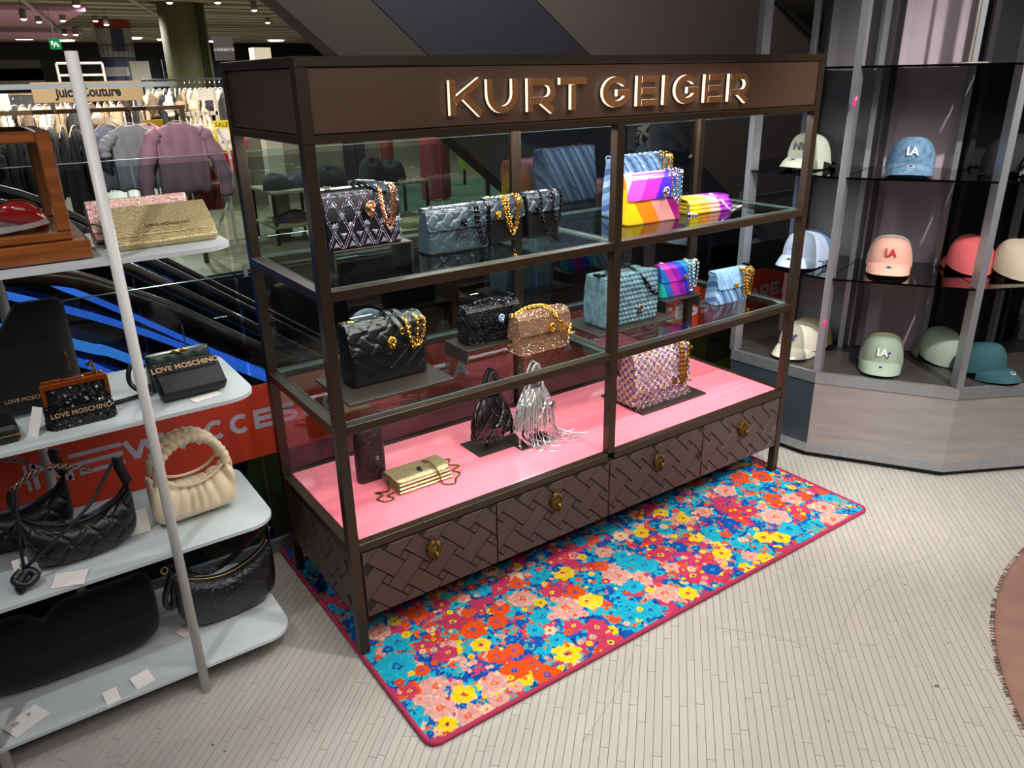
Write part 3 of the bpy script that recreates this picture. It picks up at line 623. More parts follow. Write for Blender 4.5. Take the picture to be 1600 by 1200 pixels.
def plate(x0, x1, y0, y1, z, label, grp, th=.008, legs=0):
    t = thing('display_riser' if legs else 'display_plate', label, 'stand', ((x0+x1)/2, (y0+y1)/2, z), 0, grp); a, b = (x1-x0)/2, (y1-y0)/2
    if not legs: MB().box(-a, a, -b, b, 0, th, ch=.001).build('slab', M_slot, t)
    else:
        MB().box(-a, a, -b, b, legs-.005, legs, ch=.001).build('shelf_board', M_slot, t)
        for s_ in (-1, 1): MB().box(min(s_*a, s_*(a-.005)), max(s_*a, s_*(a-.005)), -b, b, 0, legs-.005).build('leg', M_slot, t)
    return t
G2, G3 = .7526, 1.1176; G1 = .3866
plate(.09, .43, .113, .365, G2, 'dark metal plate under the large black quilted bag with gold chain', None)
plate(1.03, 1.402, .144, .36, G2, 'dark metal plate under the bubbly light-blue denim bag', None)
plate(1.276, 1.627, .160, .40, G1+.0005, 'dark metal plate on pink top under the tweed bag', None)
plate(.53, .80, .20, .34, G2, 'dark bench riser lifting the black crystal bag', None, legs=.046)
plate(1.41, 1.60, .20, .33, G2, 'dark bench riser lifting the small rainbow bag', None, legs=.05)
plate(.125, .365, .20, .33, G3, 'dark bench riser under the crystal diamond-pattern bag', None, legs=.052)

# 1 big black quilted bag with gold chain
t = flap_bag('handbag', 'large black quilted leather handbag with heavy gold chain and gold bird head clasp', 'handbag', (.272, .262, G2+.0085), 0, .25, .10, .178, M_blk, rb=chev(.042), rf=W_(.043), boss=M_gch, bs=.042, bpos=.0, dt=.55, drop=.47, drapes=((.075, .178, .088, -.06, .018), (.083, .176, .096, -.064, .030)), linkL=.0105, amp=.0045)
mb = MB()
for s_ in (0, .03):
    G = [(.02+s_, .035, .185), (.015+s_*.9, 0, .202), (.02+s_*.9, -.03, .196), (.03+s_*.9, -.052, .176), (.038+s_*.8, -.062, .158)]
    P = np.array(catmull(G, 5)); g = np.stack([P+np.array([-.007, 0, 0]), P+np.array([.007, 0, 0])], 1); sheet(mb, g, .003)
mb.build('shoulder_strap', M_blk, t, True, fixn=True)
MB().tube([(.038+.007*math.cos(a), -.066, .150+.009*math.sin(a)) for a in np.linspace(0, 6.28, 12)[:-1]], .0015, 6, closed=True).tube([(.062+.007*math.cos(a), -.066, .150+.009*math.sin(a)) for a in np.linspace(0, 6.28, 12)[:-1]], .0015, 6, closed=True).build('ring', M_gch, t)
chain_mb(catmull([(-.12, .02, .176), (-.105, 0, .186), (-.085, -.01, .183)], 8), .0105, .0018, .0042).build('chain_end', M_gch, t)
# 2 crystal diamond bag
M_cb = mat('black_satin', '#0b0a0d', .35, spec=.5); M_cry = mat('clear_crystal', '#dfe3f2', .06, metal=.85); M_bead = mat('silver_beads', '#cfc8e0', .15, metal=.75)
t = flap_bag('handbag', 'black handbag covered in clear crystals in a diamond lattice with rose gold chain', 'handbag', (.228, .252, G3+.0525), 0, .225, .085, .155, M_cb, boss=mat('rose_gold', '#e0a57c', .25, metal=1.), bs=.045, bpos=.012, ch=mat('rose_gold_chain', '#e2ad86', .22, metal=1.), drop=.5, drapes=((.068, .157, .045, -.052, .024), (.064, .155, .06, -.056, .016)), dt=.6)
mb = MB(); pts = []; nr = []
def surf_y(z): v = z/.155; return -(.0425*(1-.4*v)+.006*math.sin(PI*v))-(.0062 if z > .078 else .001)
P_ = .047
for sg in (-1, 1):
    for k in range(-6, 9):
        for o_ in (-.0032, .0032):
            for q in np.arange(0, .155, .0032):
                z = .004+q*.97; x = k*P_+sg*(z*.5)+o_-.02
                if abs(x) < .110 and z < .152: pts.append((x, surf_y(z)-.0005, z)); nr.append((0, -1, .2))
        for q in np.arange(0, .155, .0032):
            z = .004+q*.97; y = -.04+((k*P_+sg*z*.5+.02) % .08)
            if k in (0, 1): pts.append((-.1135, y*.9, z)); nr.append((-1, 0, 0))
stones(mb, pts, nr, .0016, .0012); o = mb.build('crystal_beads', M_bead, t); o['kind'] = 'stuff'
for r in range(6):
    for k in range(-3, 4):
        z = .006+r*.0265; x = k*P_/1.+(P_/2 if (r//2) % 2 else 0)*0+.006+(P_/2)*(r % 2)
        if abs(x) > .104 or z > .145 or (abs(x-.012) < .02 and .07 < z < .12): continue
        s_ = .0105; up = 1 if r % 2 == 0 else -1
        V = [(-s_, 0, -up*s_*.5), (s_, 0, -up*s_*.5), (0, 0, up*s_), (-s_*.4, -.004, -up*s_*.25), (s_*.4, -.004, -up*s_*.25), (0, -.004, up*s_*.4)]
        c_ = MB(); c_.add(V, [(0, 1, 4, 3), (1, 2, 5, 4), (2, 0, 3, 5), (3, 4, 5)]); o = c_.build('crystal', M_cry, t); o.location = (x, surf_y(z+.005)-.0008, z+.006); o.rotation_euler = (-.12, 0, 0)
mb = MB()
for s_ in (0, .018, .034): P = np.array(catmull([(.0+s_, .03, .158), (.004+s_, 0, .176-s_*.1), (.028+s_, -.03, .168-s_*.1), (.045+s_, -.05, .150-s_*.2)], 5)); sheet(mb, np.stack([P+np.array([-.0065, 0, 0]), P+np.array([.0065, 0, 0])], 1), .003)
mb.build('shoulder_strap', M_blue, t, True, fixn=True)
# 3-5 three small bags side by side on the top shelf
t = flap_bag('handbag', 'blue-black quilted leather bag with dark chain, left of three on the top shelf', 'handbag', (.522, .235, G3), 0, .212, .07, .125, M_blue, rb=W_(.036), rf=W_(.036), boss=M_gun, bs=.030, bpos=.008, ch=M_gun, drapes=((.075, .13, .012, -.046, .026), (.075, .13, .024, -.05, .018)), drop=.46, linkL=.009)
MB().box(-.018, .030, -.047, -.043, .056, .0625).build('name_bar', M_sil, t)
t = flap_bag('handbag', 'blue-black quilted leather bag with bright gold chain, middle of three on the top shelf', 'handbag', (.714, .262, G3), 0, .135, .07, .13, M_blk, M_blue, rb=None, rf=W_(.034), boss=M_gch, bs=.028, bpos=-.045, ch=M_gch, drapes=((.01, .137, .026, -.046, .030), (.01, .137, .038, -.05, .020)), drop=.45, linkL=.0095)
t = flap_bag('handbag', 'black crystal mesh bag with black chain, right of three on the top shelf', 'handbag', (.85, .248, G3), 0, .125, .07, .135, M_cb, M_blue, rb=None, rf=W_(.045), boss=M_gun, bs=.026, bpos=-.04, ch=M_gun, drapes=((.0, .142, .016, -.046, .026), (.035, .142, .04, -.05, .018)), drop=.4, linkL=.009)
stone_cover([c for c in t.children if c.name.startswith('body')][0], t, M_gun, .006, .0011, cond=lambda x, z: z < .09, frac=.5)
# rainbow bags and denim bags
M_rb = ramp_mat('rainbow_metallic', ['#f2d21c', '#ee8a1a', '#f0a4a0', '#b01c86', '#5a1e9c'], 'stripe', 2.7, .32, .35, (1, 0, .62), off=.33, bump=.3, bs=200, coat=.3)
M_rf = ramp_mat('rainbow_flap_metallic', ['#f0b9a8', '#e254c4', '#c430b4', '#4a2ac4', '#2390c0', '#4fd0c4'], 'stripe', 2.4, .32, .35, (1, 0, -.6), off=.62, bump=.3, bs=200, coat=.3)
M_den = ramp_mat('denim_strips', ['#547799', '#6f93b3', '#41608a', '#86a6c0', '#5c80a4', '#2f4c74'], 'stripe', 14, .85, 0, (1, .2, .55), bump=.6, bs=160)
M_den2 = mat('light_denim', '#6c8fb0', .85, var=.35, vs=35, bump=.6, bs=130)
def ribs(P, k=.7): return lambda u, v: np.abs(np.sin((u+v*k)/P*PI))**.7
t = flap_bag('handbag', 'large washed light-blue denim handbag with gold chain behind the rainbow bag', 'handbag', (1.37, .34, G3), 0, .27, .09, .205, M_den, rb=ribs(.03), rf=ribs(.026), boss=None, drapes=((.085, .212, .10, -.055, .016), (.10, .21, .13, -.058, .012)), amp=.006, dt=.6, linkL=.009, ch=M_gch)
t = flap_bag('handbag', 'large metallic rainbow striped handbag with silver chain and silver clasp', 'handbag', (1.29, .205, G3), -.03, .25, .09, .163, M_rb, M_rf, boss=M_sil, bs=.036, bpos=.03, ch=M_sil, drapes=((.075, .172, .075, -.054, .016), (.092, .17, .06, -.056, .014)), dt=.5, drop=.5, linkL=.0095)
def clutch(nm, label, loc, rz, w, l, th, mb_, mf, ch, cpaths, boss, grp=None, tilt=0, ribm=None, linkL=.006, bpos=0.):
    """flat envelope clutch lying down; front edge at -y"""
    t = thing(nm, label, 'clutch bag', loc, rz, grp)
    b = MB()
    for k in range(3): b.box(-w/2+.002*k, w/2-.002*k, -l/2+.004*k, l/2, th*k/3.2+.001, th*(k+1)/3.2-.0005, ch=.003)
    b.build('body', mb_, t)
    n = 26; G = np.zeros((n, 30, 3))
    P = np.array(catmull([(l/2+.002, th*.3), (l/2+.004, th*.8), (l/2-.01, th+.003), (0, th+.006), (-l/2+.03, th+.004), (-l/2+.02, th*.86)], 5))
    L = np.r_[0, np.cumsum(np.hypot(*np.diff(P, axis=0).T))]; s = np.linspace(0, L[-1], n); y = np.interp(s, L, P[:, 0]); z = np.interp(s, L, P[:, 1]); rc = .022
    for i in range(n):
        rem = L[-1]-s[i]; ww = w/2+.001-((rc-math.sqrt(max(0, rc*rc-(rc-rem)**2))) if rem < rc else 0); x = np.linspace(-ww, ww, 30)
        G[i] = np.stack([x, np.full(30, y[i]), z[i]+(.0012*np.abs(np.sin(x/.006)) if ribm else 0*x)], -1)
    f = MB(); sheet(f, G, -.0035); f.build('flap', mf, t, True, fixn=True)
    if boss: o = eagle(.026, 'clasp', t, boss, 8, loc=(bpos, -l*.12, th+.010), rot=(-PI/2+.1, 0, 0))
    for p in cpaths: chain_mb(catmull(p, 8), linkL, linkL*.17, linkL*.36).build('chain_strap', ch, t)
    return t
M_rc = ramp_mat('rainbow_clutch_metallic', ['#e9cf10', '#f0b040', '#f2b6a4', '#b03ac0', '#7a22a0'], 'stripe', 4.1, .3, .35, (1, .3, 0), bump=.3, bs=200, coat=.3)
t = clutch('clutch_bag', 'metallic rainbow envelope clutch lying on the top shelf with a silver chain', (1.60, .235, G3), -.08, .215, .125, .045, M_rc, M_rc, M_sil, [[(.04, .07, .03), (.045, .0, .056), (.05, -.055, .04), (.07, -.085, .005), (.12, -.06, .003), (.15, -.02, .003), (.19, -.01, .003), (.17, .02, .003), (.11, .0, .003), (.10, .03, .003)], [(.09, -.05, .004), (.14, -.05, .004), (.185, -.03, .004)], [(-.10, -.05, .04), (-.115, -.06, .01), (-.09, -.075, .003)]], None, linkL=.0065)
# bubbly denim bag: three gussets, popcorn bumps
M_pop = mat('popcorn_denim', '#587580', .85, var=.42, vs=40, bump=.7, bs=110)
t = thing('handbag', 'bubbly light-blue denim handbag with three gussets and a chunky silver chain', 'handbag', (1.215, .24, G2+.0085), -.02)
def pop(u, v):
    P = .0175; r = np.floor(v/P); x = (u/P+.5*(r % 2)) % 1-.5; y = (v/P) % 1-.5; return np.clip(1-(x*x+y*y)*4.2, 0, 1)**.5
bag_body(.255, .034, .185, dt=.85, rel=pop, amp=.006, nf=96, nz=70, r=.006).xf(Matrix.Translation((0, -.04, 0))).build('front_pocket', M_pop, t, True)
bag_body(.25, .034, .18, dt=.8, r=.008, nf=20, nz=10, bulge=.01).build('middle_pocket', M_pop, t, True)
bag_body(.25, .034, .18, dt=.8, r=.008, nf=20, nz=10, bulge=.01).xf(Matrix.Translation((0, .04, 0))).build('back_pocket', M_pop, t, True)
chain_mb(catmull([(-.12, 0, .185), (-.11, -.035, .192), (-.05, .01, .188), (.02, -.02, .196), (.045, -.06, .165), (.09, -.068, .11), (.125, -.06, .095), (.135, -.02, .12)], 10), .013, .0024, .0055).build('chain_strap', M_gun, t)
MB().tube(catmull([(-.125, -.02, .18), (-.12, -.04, .195), (-.1, -.05, .19), (-.09, -.066, .15)], 6), .003, 6).build('strap_end', M_blk, t, True)
eagle(.036, 'clasp', t, mat('pewter', '#8d7a70', .3, metal=1.), 10, loc=(.035, -.066, .05))
# small rainbow + small denim bag
M_r2 = ramp_mat('rainbow_small_metallic', ['#1fae9c', '#2563b8', '#b5309c', '#8c1aa0', '#2a3fd0', '#2aa0d0'], 'stripe', 5.2, .32, .35, (1, .5, .45), bump=.3, bs=200, coat=.3)
flap_bag('handbag', 'small blue and magenta metallic rainbow bag with silver chain on the bench riser', 'handbag', (1.505, .265, G2+.0505), -.10, .165, .07, .122, M_r2, M_r2, boss=mat('pewter', '#8d7a70'), bs=.024, bpos=.02, ch=M_sil, drapes=((.05, .127, .02, -.046, .016), (.068, .127, .035, -.046, .014)), linkL=.0085)
flap_bag('handbag', 'small frayed light-blue denim bag with doubled gold chain at the middle shelf right end', 'handbag', (1.735, .19, G2), -.06, .175, .07, .122, M_den, M_den2, rb=ribs(.014), rf=ribs(.02, -.5), boss=M_gch, bs=.022, bpos=.0, drapes=((.05, .128, .025, -.046, .014), (.070, .128, .03, -.046, .02), (.058, .128, .045, -.05, .014)), amp=.006, linkL=.0085)
# black crystal + gold crystal bags
def mesh_bag(nm, label, loc, rz, w, d, h, mbase, mst, ch, bossm, drapes):
    t = flap_bag(nm, label, 'handbag', loc, rz, w, d, h, mbase, boss=bossm, bs=.030, bpos=.015, ch=ch, drapes=drapes, drop=.5, dt=.65, eyelets=False)
    for p in list(t.children):
        if p.name.startswith(('body', 'flap')): stone_cover(p, t, mst, .0042, .0021)
    return t
M_bst = ramp_mat('jet_stones', ['#08080a', '#101014', '#0c0c10', '#16161c', '#0a0a0c', '#5a606c'], 'cell', 260, .15, .5); M_gst = ramp_mat('champagne_stones', ['#c79a6a', '#e0c090', '#b890a8', '#d8a880', '#f0dcc0'], 'cell', 260, .10, .8)  # the paler jet cells put sparkle into the stone colour
t = mesh_bag('handbag', 'black rhinestone mesh bag with pale blue clasp on a bench riser', (.66, .268, G2+.0465), -.02, .205, .075, .118, M_cb, M_bst, M_bst, mat('pale_blue_crystal', '#a9c4dc', .2, metal=.6), ())
chain_mb(catmull([(-.10, 0, .11), (-.06, -.01, .128), (.0, -.01, .134), (.04, -.03, .13), (.06, -.05, .1), (.085, -.045, .08), (.095, -.01, .12), (.09, .02, .135)], 10), .0095, .0022, .0045).build('chain_strap', M_bst, t)
t = mesh_bag('handbag', 'champagne gold rhinestone mesh bag with gold chain at the centre of the middle shelf', (.808, .195, G2), -.02, .208, .08, .128, mat('champagne_mesh', '#7a5c4a', .4, metal=.5), M_gst, M_gch, M_gch, ())
chain_mb(catmull([(-.105, 0, .124), (-.09, 0, .134), (-.03, .02, .14), (.02, 0, .144), (.03, -.03, .135), (.045, -.056, .10), (.065, -.062, .06), (.085, -.058, .05), (.1, -.04, .075), (.104, 0, .12)], 10), .010, .0021, .0046).build('chain_strap', M_gch, t)
# tweed bag
def tweed_mat():
    m = bpy.data.materials.new('tweed_boucle'); m.use_nodes = True; nt = m.node_tree; b = nt.nodes['Principled BSDF']; b.inputs['Roughness'].default_value = .95
    tc = nt.nodes.new('ShaderNodeTexCoord'); no = nt.nodes.new('ShaderNodeTexNoise'); no.inputs['Scale'].default_value = 140; nt.links.new(tc.outputs['Object'], no.inputs['Vector'])
    mx = nt.nodes.new('ShaderNodeVectorMath'); mx.operation = 'MULTIPLY_ADD'; mx.inputs[1].default_value = (.011, .011, .011); nt.links.new(no.outputs['Color'], mx.inputs[0]); nt.links.new(tc.outputs['Object'], mx.inputs[2])
    ck = nt.nodes.new('ShaderNodeTexChecker'); ck.inputs['Scale'].default_value = 62; nt.links.new(mx.outputs[0], ck.inputs['Vector'])
    vo = nt.nodes.new('ShaderNodeTexVoronoi'); vo.inputs['Scale'].default_value = 270; nt.links.new(tc.outputs['Object'], vo.inputs['Vector']); sp = nt.nodes.new('ShaderNodeSeparateColor'); nt.links.new(vo.outputs['Color'], sp.inputs[0]); rs = []
    for cs in (['#3c2a78', '#54409a', '#2c1c56', '#6a5498', '#b08a5c'], ['#c9b894', '#b9854c', '#dcd2bc', '#a08a50', '#c87848', '#7a64a0']):
        r = nt.nodes.new('ShaderNodeValToRGB'); r.color_ramp.interpolation = 'CONSTANT'; e = r.color_ramp.elements; e.remove(e[-1]); e[0].color = (*lin(cs[0]), 1)
        for i, c in enumerate(cs[1:]): q = e.new((i+1)/len(cs)); q.color = (*lin(c), 1)
        nt.links.new(sp.outputs[0], r.inputs[0]); rs.append(r)
    mc = nt.nodes.new('ShaderNodeMix'); mc.data_type = 'RGBA'; nt.links.new(ck.outputs['Fac'], mc.inputs[0]); nt.links.new(rs[0].outputs[0], mc.inputs[6]); nt.links.new(rs[1].outputs[0], mc.inputs[7]); nt.links.new(mc.outputs[2], b.inputs['Base Color'])
    bp = nt.nodes.new('ShaderNodeBump'); bp.inputs['Strength'].default_value = 1; bp.inputs['Distance'].default_value = .004; nt.links.new(no.outputs['Fac'], bp.inputs['Height']); nt.links.new(bp.outputs[0], b.inputs['Normal'])
    return m
M_tw = tweed_mat() if True else ramp_mat('tweed_boucle', ['#46306e', '#b08f62', '#b9ad94', '#a5653c', '#5e4688', '#c4b9a4', '#84703c', '#2c1c46'], 'cell', 190, .95, 0, bump=1., bs=160)
def tw(u, v): return .5+.5*np.sin(u/.0105*PI)*np.sin(v/.0105*PI)+.3*RNG.random(u.shape)
t = flap_bag('handbag', 'large purple and cream tweed boucle handbag with brass chain on the pink top', 'handbag', (1.425, .262, G1+.009), 0, .30, .10, .205, M_tw, rb=tw, rf=tw, boss=M_gold, bs=.03, bpos=.055, drapes=((.10, .213, .055, -.062, .022), (.105, .213, .08, -.066, .014)), drop=.72, dt=.6, amp=.006, linkL=.011, ch=mat('brass_chain', '#a8803a', .28, metal=1.), eyelets=False)
mb = MB()
for _ in range(900):
    x = random.uniform(-.15, .15); z = random.choice([random.uniform(0, .012), random.uniform(.05, .06), random.uniform(0, .2)]); y = -.055-.006*(1-z/.2)+random.uniform(-.002, .002)
    mb.tube([(x, y, z), (x+random.uniform(-.006, .006), y-random.uniform(.003, .007), z+random.uniform(-.005, .004)), (x+random.uniform(-.008, .008), y-.003, z+random.uniform(-.006, .004))], .0009, 3)
mb.build('yarn_fringe', M_tw, t)['kind'] = 'stuff'
# phone pouch, gold clutch
M_plum = mat('black_plum_leather', '#1c1016', .4, bump=.2, bs=160)
t = thing('phone_pouch', 'tall narrow black woven-leather phone pouch standing on the pink top', 'pouch', (.228, .335, G1), .0)
bag_body(.098, .045, .185, dt=.8, rel=W_(.030), amp=.0028, nf=44, nz=60, r=.02).build('body', M_plum, t, True); eagle(.018, 'clasp', t, M_sil, 8, loc=(.012, -.03, .085))
M_gl = mat('gold_croc', '#b3a078', .34, metal=.6, var=.12, vs=60, bump=.6, bs=120)
t = clutch('clutch_bag', 'pale gold crocodile-effect clutch with chain spread on the pink top', (.347, .235, G1), .01, .195, .115, .034, M_gl, M_gl, M_gold, [[(.035, .06, .03), (.04, .0, .054), (.045, -.05, .038), (.048, -.07, .003), (.055, -.085, .002), (.08, -.095, .002), (.10, -.07, .002), (.13, -.045, .002), (.12, -.015, .002), (.155, .0, .002), (.13, .03, .002), (.155, .06, .002), (.12, .065, .002), (.095, .05, .01)], [(-.10, .02, .02), (-.115, -.01, .003), (-.15, .005, .002), (-.14, -.02, .002), (-.165, -.035, .002), (-.15, -.065, .002), (-.12, -.06, .002), (-.13, -.035, .002), (-.105, -.03, .003)]], mat('smoky_stone', '#4a4032', .15, metal=.6), ribm=1, linkL=.0066)
# net bags on table stands
def stand(x, y, label, ph):
    t = thing('bag_stand', label, 'stand', (x, y, G1), .0)
    MB().box(-.075, .075, -.055, .075, 0, .003, ch=.0008).build('base', M_slot, t); MB().tube([(-.01, .0, .003), (-.01, .0, ph)], .005, 10).build('pole', M_slot, t, True); return t
stand(.665, .30, 'dark square stand holding the black net bag', .17); stand(.81, .255, 'dark square stand holding the silver fringed net bag', .2)
def net_bag(label, loc, M1, Mn, fringe):
    t = thing('net_bag', label, 'handbag', loc, 0); R = lambda v: .034+.046*math.sin(min(1, (1-v)*1.25)*PI/2)  # v 0 bottom .. 1 top
    G = []
    hs = .15
    for i, v in enumerate(np.linspace(0, 1, 16)):
        a = R(v)*(.25 if i == 0 else 1); ring = []
        for k in range(28): q = 2*PI*k/28; ring.append((a*math.cos(q), .45*a*math.sin(q), v*hs-(.006 if i == 0 else 0)))
        G.append(ring)
    pb = MB(); pb.grid(np.array(G), cv=True); pb.build('pouch', M1, t, True)
    nb = MB(); nk = 9
    for sg in (-1, 1):
        for k in range(nk):
            pts = [((R(v)+.003)*math.cos(2*PI*(k+sg*v*2.2)/nk+.02*math.sin(v*40)), (.45*R(v)+.003)*math.sin(2*PI*(k+sg*v*2.2)/nk), v*hs) for v in np.linspace(0, 1, 18)]
            nb.tube(pts, .0028, 5)
            for v in np.linspace(.1, .9, 6): 
                q = 2*PI*(k+sg*v*2.2)/nk; c = Vector(((R(v)+.004)*math.cos(q), (.45*R(v)+.004)*math.sin(q), v*hs)); nb.lathe([(.0001, -.003), (.003, 0), (.0001, .003)], 6, c)
    nb.build('net', Mn, t)['kind'] = 'stuff'
    # handles
    hb = MB()
    for y in (-.012, .012): hb.tube(catmull([(-.03, y, .145), (-.022, y, .19), (-.005, y, .235), (.012, y, .235), (.026, y, .19), (.03, y, .145)], 6), .007 if not fringe else .006, 8)
    hb.build('handle', Mn if fringe else M1, t, True)
    bd = MB(); n = 26
    for k in range(n):
        q = 2*PI*k/n; bd.lathe([(.0001, -.005), (.0045, -.002), (.0045, .002), (.0001, .005)], 7, (.081*math.cos(q), .04*math.sin(q), -.003+.002*(k % 2)))
    bd.build('bead_trim', Mn, t)['kind'] = 'stuff'
    return t
M_bs = mat('black_satin_bag', '#060608', .28, spec=.8, bump=.4, bs=40)
t = net_bag('black satin pouch bag with knotted bead net hanging on a stand', (.675, .292, G1+.045), M_bs, M_bs, False); MB().lathe([(.0001, -.004), (.012, -.002), (.015, .002)], 12).xf(Matrix.Translation((0, -.045, .045)) @ Matrix.Rotation(-PI/2, 4, 'X')).build('medallion', M_bs, t)
M_st = mat('silver_strands', '#cfcdd2', .22, metal=.75)
t = net_bag('silver beaded net bag with long trailing fringe on a stand', (.822, .245, G1+.055), mat('silver_pouch', '#a9a297', .35, metal=.6), M_st, True)
fr = MB(); random.seed(21)
for k in range(44):
    q = -PI*random.uniform(-.1, 1.1); x, y = .07*math.cos(q), .035*math.sin(q); ex = x+random.uniform(-.02, .06)+(.07 if k % 3 == 0 else 0); ey = y-random.uniform(.0, .06)
    fr.tube(catmull([(x*.5, y*.8-.01, .17-random.random()*.08), (x*.9, y-.012, .1), (x*1.1, y-.014, .03), (x*1.15, y-.014, -.01), ((x*1.1+ex)/2, (y+ey)/2-.01, -.042), (ex, ey-.012, -.0525), (ex+random.uniform(.01, .06), ey-random.uniform(-.005, .03), -.053)], 5), .0013, 4)
fr.build('fringe', M_st, t)['kind'] = 'stuff'
MB().lathe([(.0001, -.004), (.013, -.003), (.016, .002)], 14).xf(Matrix.Translation((.045, -.05, .085)) @ Matrix.Rotation(-PI/2, 4, 'X')).build('medallion', M_sil, t)
random.seed(7)
# ------------------------------------------------------------------ faceted steel cap display on the right
M_st1 = mat('brushed_steel', '#a5a9ae', .34, metal=.7, var=.08, vs=6, aniso=(6, 6, .6)); M_st2 = mat('brushed_steel_panel', '#a8a39f', .40, metal=.5, var=.10, vs=4, aniso=(1, 1, 8), bump=.08, bs=60)
M_sm = glass('smoked_glass', '#3a3f44', 1.3, 1.6); M_deck = mat('dark_steel_deck', '#5c5754', .4, metal=.6, var=.1, vs=5)
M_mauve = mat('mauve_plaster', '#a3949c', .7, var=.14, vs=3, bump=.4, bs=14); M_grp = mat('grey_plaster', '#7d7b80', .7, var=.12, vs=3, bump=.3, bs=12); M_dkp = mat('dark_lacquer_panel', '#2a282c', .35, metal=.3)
M_blk2 = mat('black_plinth', '#111113', .6)
CV = [(2.43, .66), (2.108, .437), (2.151, .018), (2.436, -.442), (2.912, -.697), (3.45, -.70), (3.95, -.45), (4.1, .66)]
IV = [(2.68, .66), (2.566, .456), (2.575, .146), (2.739, -.119), (3.013, -.266), (3.30, -.262), (3.55, -.1), (3.6, .66)]
CD = thing('cap_display', 'faceted brushed steel cabinet with dark glass shelves of baseball caps', 'display cabinet')
def offs(V, d):
    c = Vector((3.15, .45)); return [tuple(Vector(v)+(c-Vector(v)).normalized()*d) for v in V]
MB().prism(offs(CV, .02), 0.001, .028).build('plinth', M_blk2, CD)
for k in range(len(CV)-2):
    a, b = Vector(CV[k]), Vector(CV[k+1]); t = (b-a).normalized(); n = Vector((t.y, -t.x));
    if n.dot(a-Vector((3.15, .45))) < 0: n = -n
    def quad(z0, z1, o, th, name, m):
        p = [a+n*o, b+n*o, b+n*(o-th), a+n*(o-th)]; mb = MB(); mb.prism([q[:] for q in p], z0, z1); mb.build(name, m, CD)
    quad(.065, .352, -.004, .01, 'base_panel', M_st2 if k > 1 else mat('steel_panel_blue_reflection', '#4d5662', .38, metal=.5, var=.08, vs=5)); quad(.026, .066, .001, .012, 'kick_strip', M_st1); quad(.353, .400, .0, .02, 'ledge', M_st1)  # dark blue reflection on the first faces is put into their base colour
MB().prism(offs(CV, .022), .385, .3985).build('deck', M_deck, CD)
MB().prism(CV, 2.55, 2.6).build('crown', M_st1, CD)
for k in range(1, 6):
    v = Vector(CV[k]); a = (Vector((3.15, .45))-v).normalized(); b = Vector((-a.y, a.x)); c = v+a*.026
    P = [c-a*.024-b*.013, c-a*.024+b*.013, c+a*.022+b*.018, c+a*.022-b*.018]; MB().prism([p[:] for p in P], .401, 2.55).build('post', M_st1, CD)
    v = Vector(IV[k]); 
    for s_ in (-1, 1):
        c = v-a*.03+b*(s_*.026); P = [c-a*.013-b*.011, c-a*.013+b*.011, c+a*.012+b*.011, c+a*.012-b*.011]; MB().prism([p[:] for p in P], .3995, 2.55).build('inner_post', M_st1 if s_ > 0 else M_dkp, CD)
for k in range(1, 6):
    a, b = Vector(IV[k]), Vector(IV[k+1]); t = (b-a).normalized(); n = Vector((t.y, -t.x)); 
    if n.dot(a-Vector((3.15, .45))) < 0: n = -n
    P = []; m_ = 8
    for i in range(m_+1): P.append(a.lerp(b, i/m_)-n*(.018*math.sin(PI*i/m_)))
    P += [P[-1]-n*.01, P[0]-n*.01]; MB().prism([p[:] for p in P], .3995, 2.55).build('wall_panel', [M_grp, M_mauve, M_dkp, M_dkp, M_dkp][k-1], CD)
for z in (.81, 1.21, 1.61):
    for k in range(0, 5):
        P = [CV[k], CV[k+1], IV[k+1], IV[k]]; ct = Vector((sum(p[0] for p in P)/4, sum(p[1] for p in P)/4)); P = [tuple(ct+(Vector(p)-ct)*.985) for p in P]
        MB().prism(P, z-.008, z).build('glass_shelf', M_sm, CD)
def clip_tag(x, y, z, lab):
    t = thing('pink_clip', lab, 'clip', (x, y, z)); m = mat('hot_pink_plastic', '#e0357c', .4)
    MB().box(-.012, .012, -.004, 0, -.01, .01, ch=.002).build('body', m, t); MB().tube([(0, -.004, .01), (.01, -.006, .02), (.004, -.006, .026), (-.004, -.004, .012)], .003, 6).build('hook', m, t)
clip_tag(2.128, -.002, 1.48, 'small hot pink plastic clip high on the steel post'); clip_tag(2.128, -.002, .62, 'small hot pink plastic clip low on the steel post')
t = thing('hat_stand', 'thin pale metal hat stand on the top glass shelf', 'stand', (2.52, -.20, 1.611)); MB().tube([(0, 0, .003), (0, 0, .5)], .006, 8).build('pole', mat('pale_metal', '#c9beb0', .3, metal=.5), t, True); MB().lathe([(.0001, .0), (.07, .0), (.07, .004), (.0001, .004)], 24).build('base', mat('pale_metal', '#c9beb0'), t)

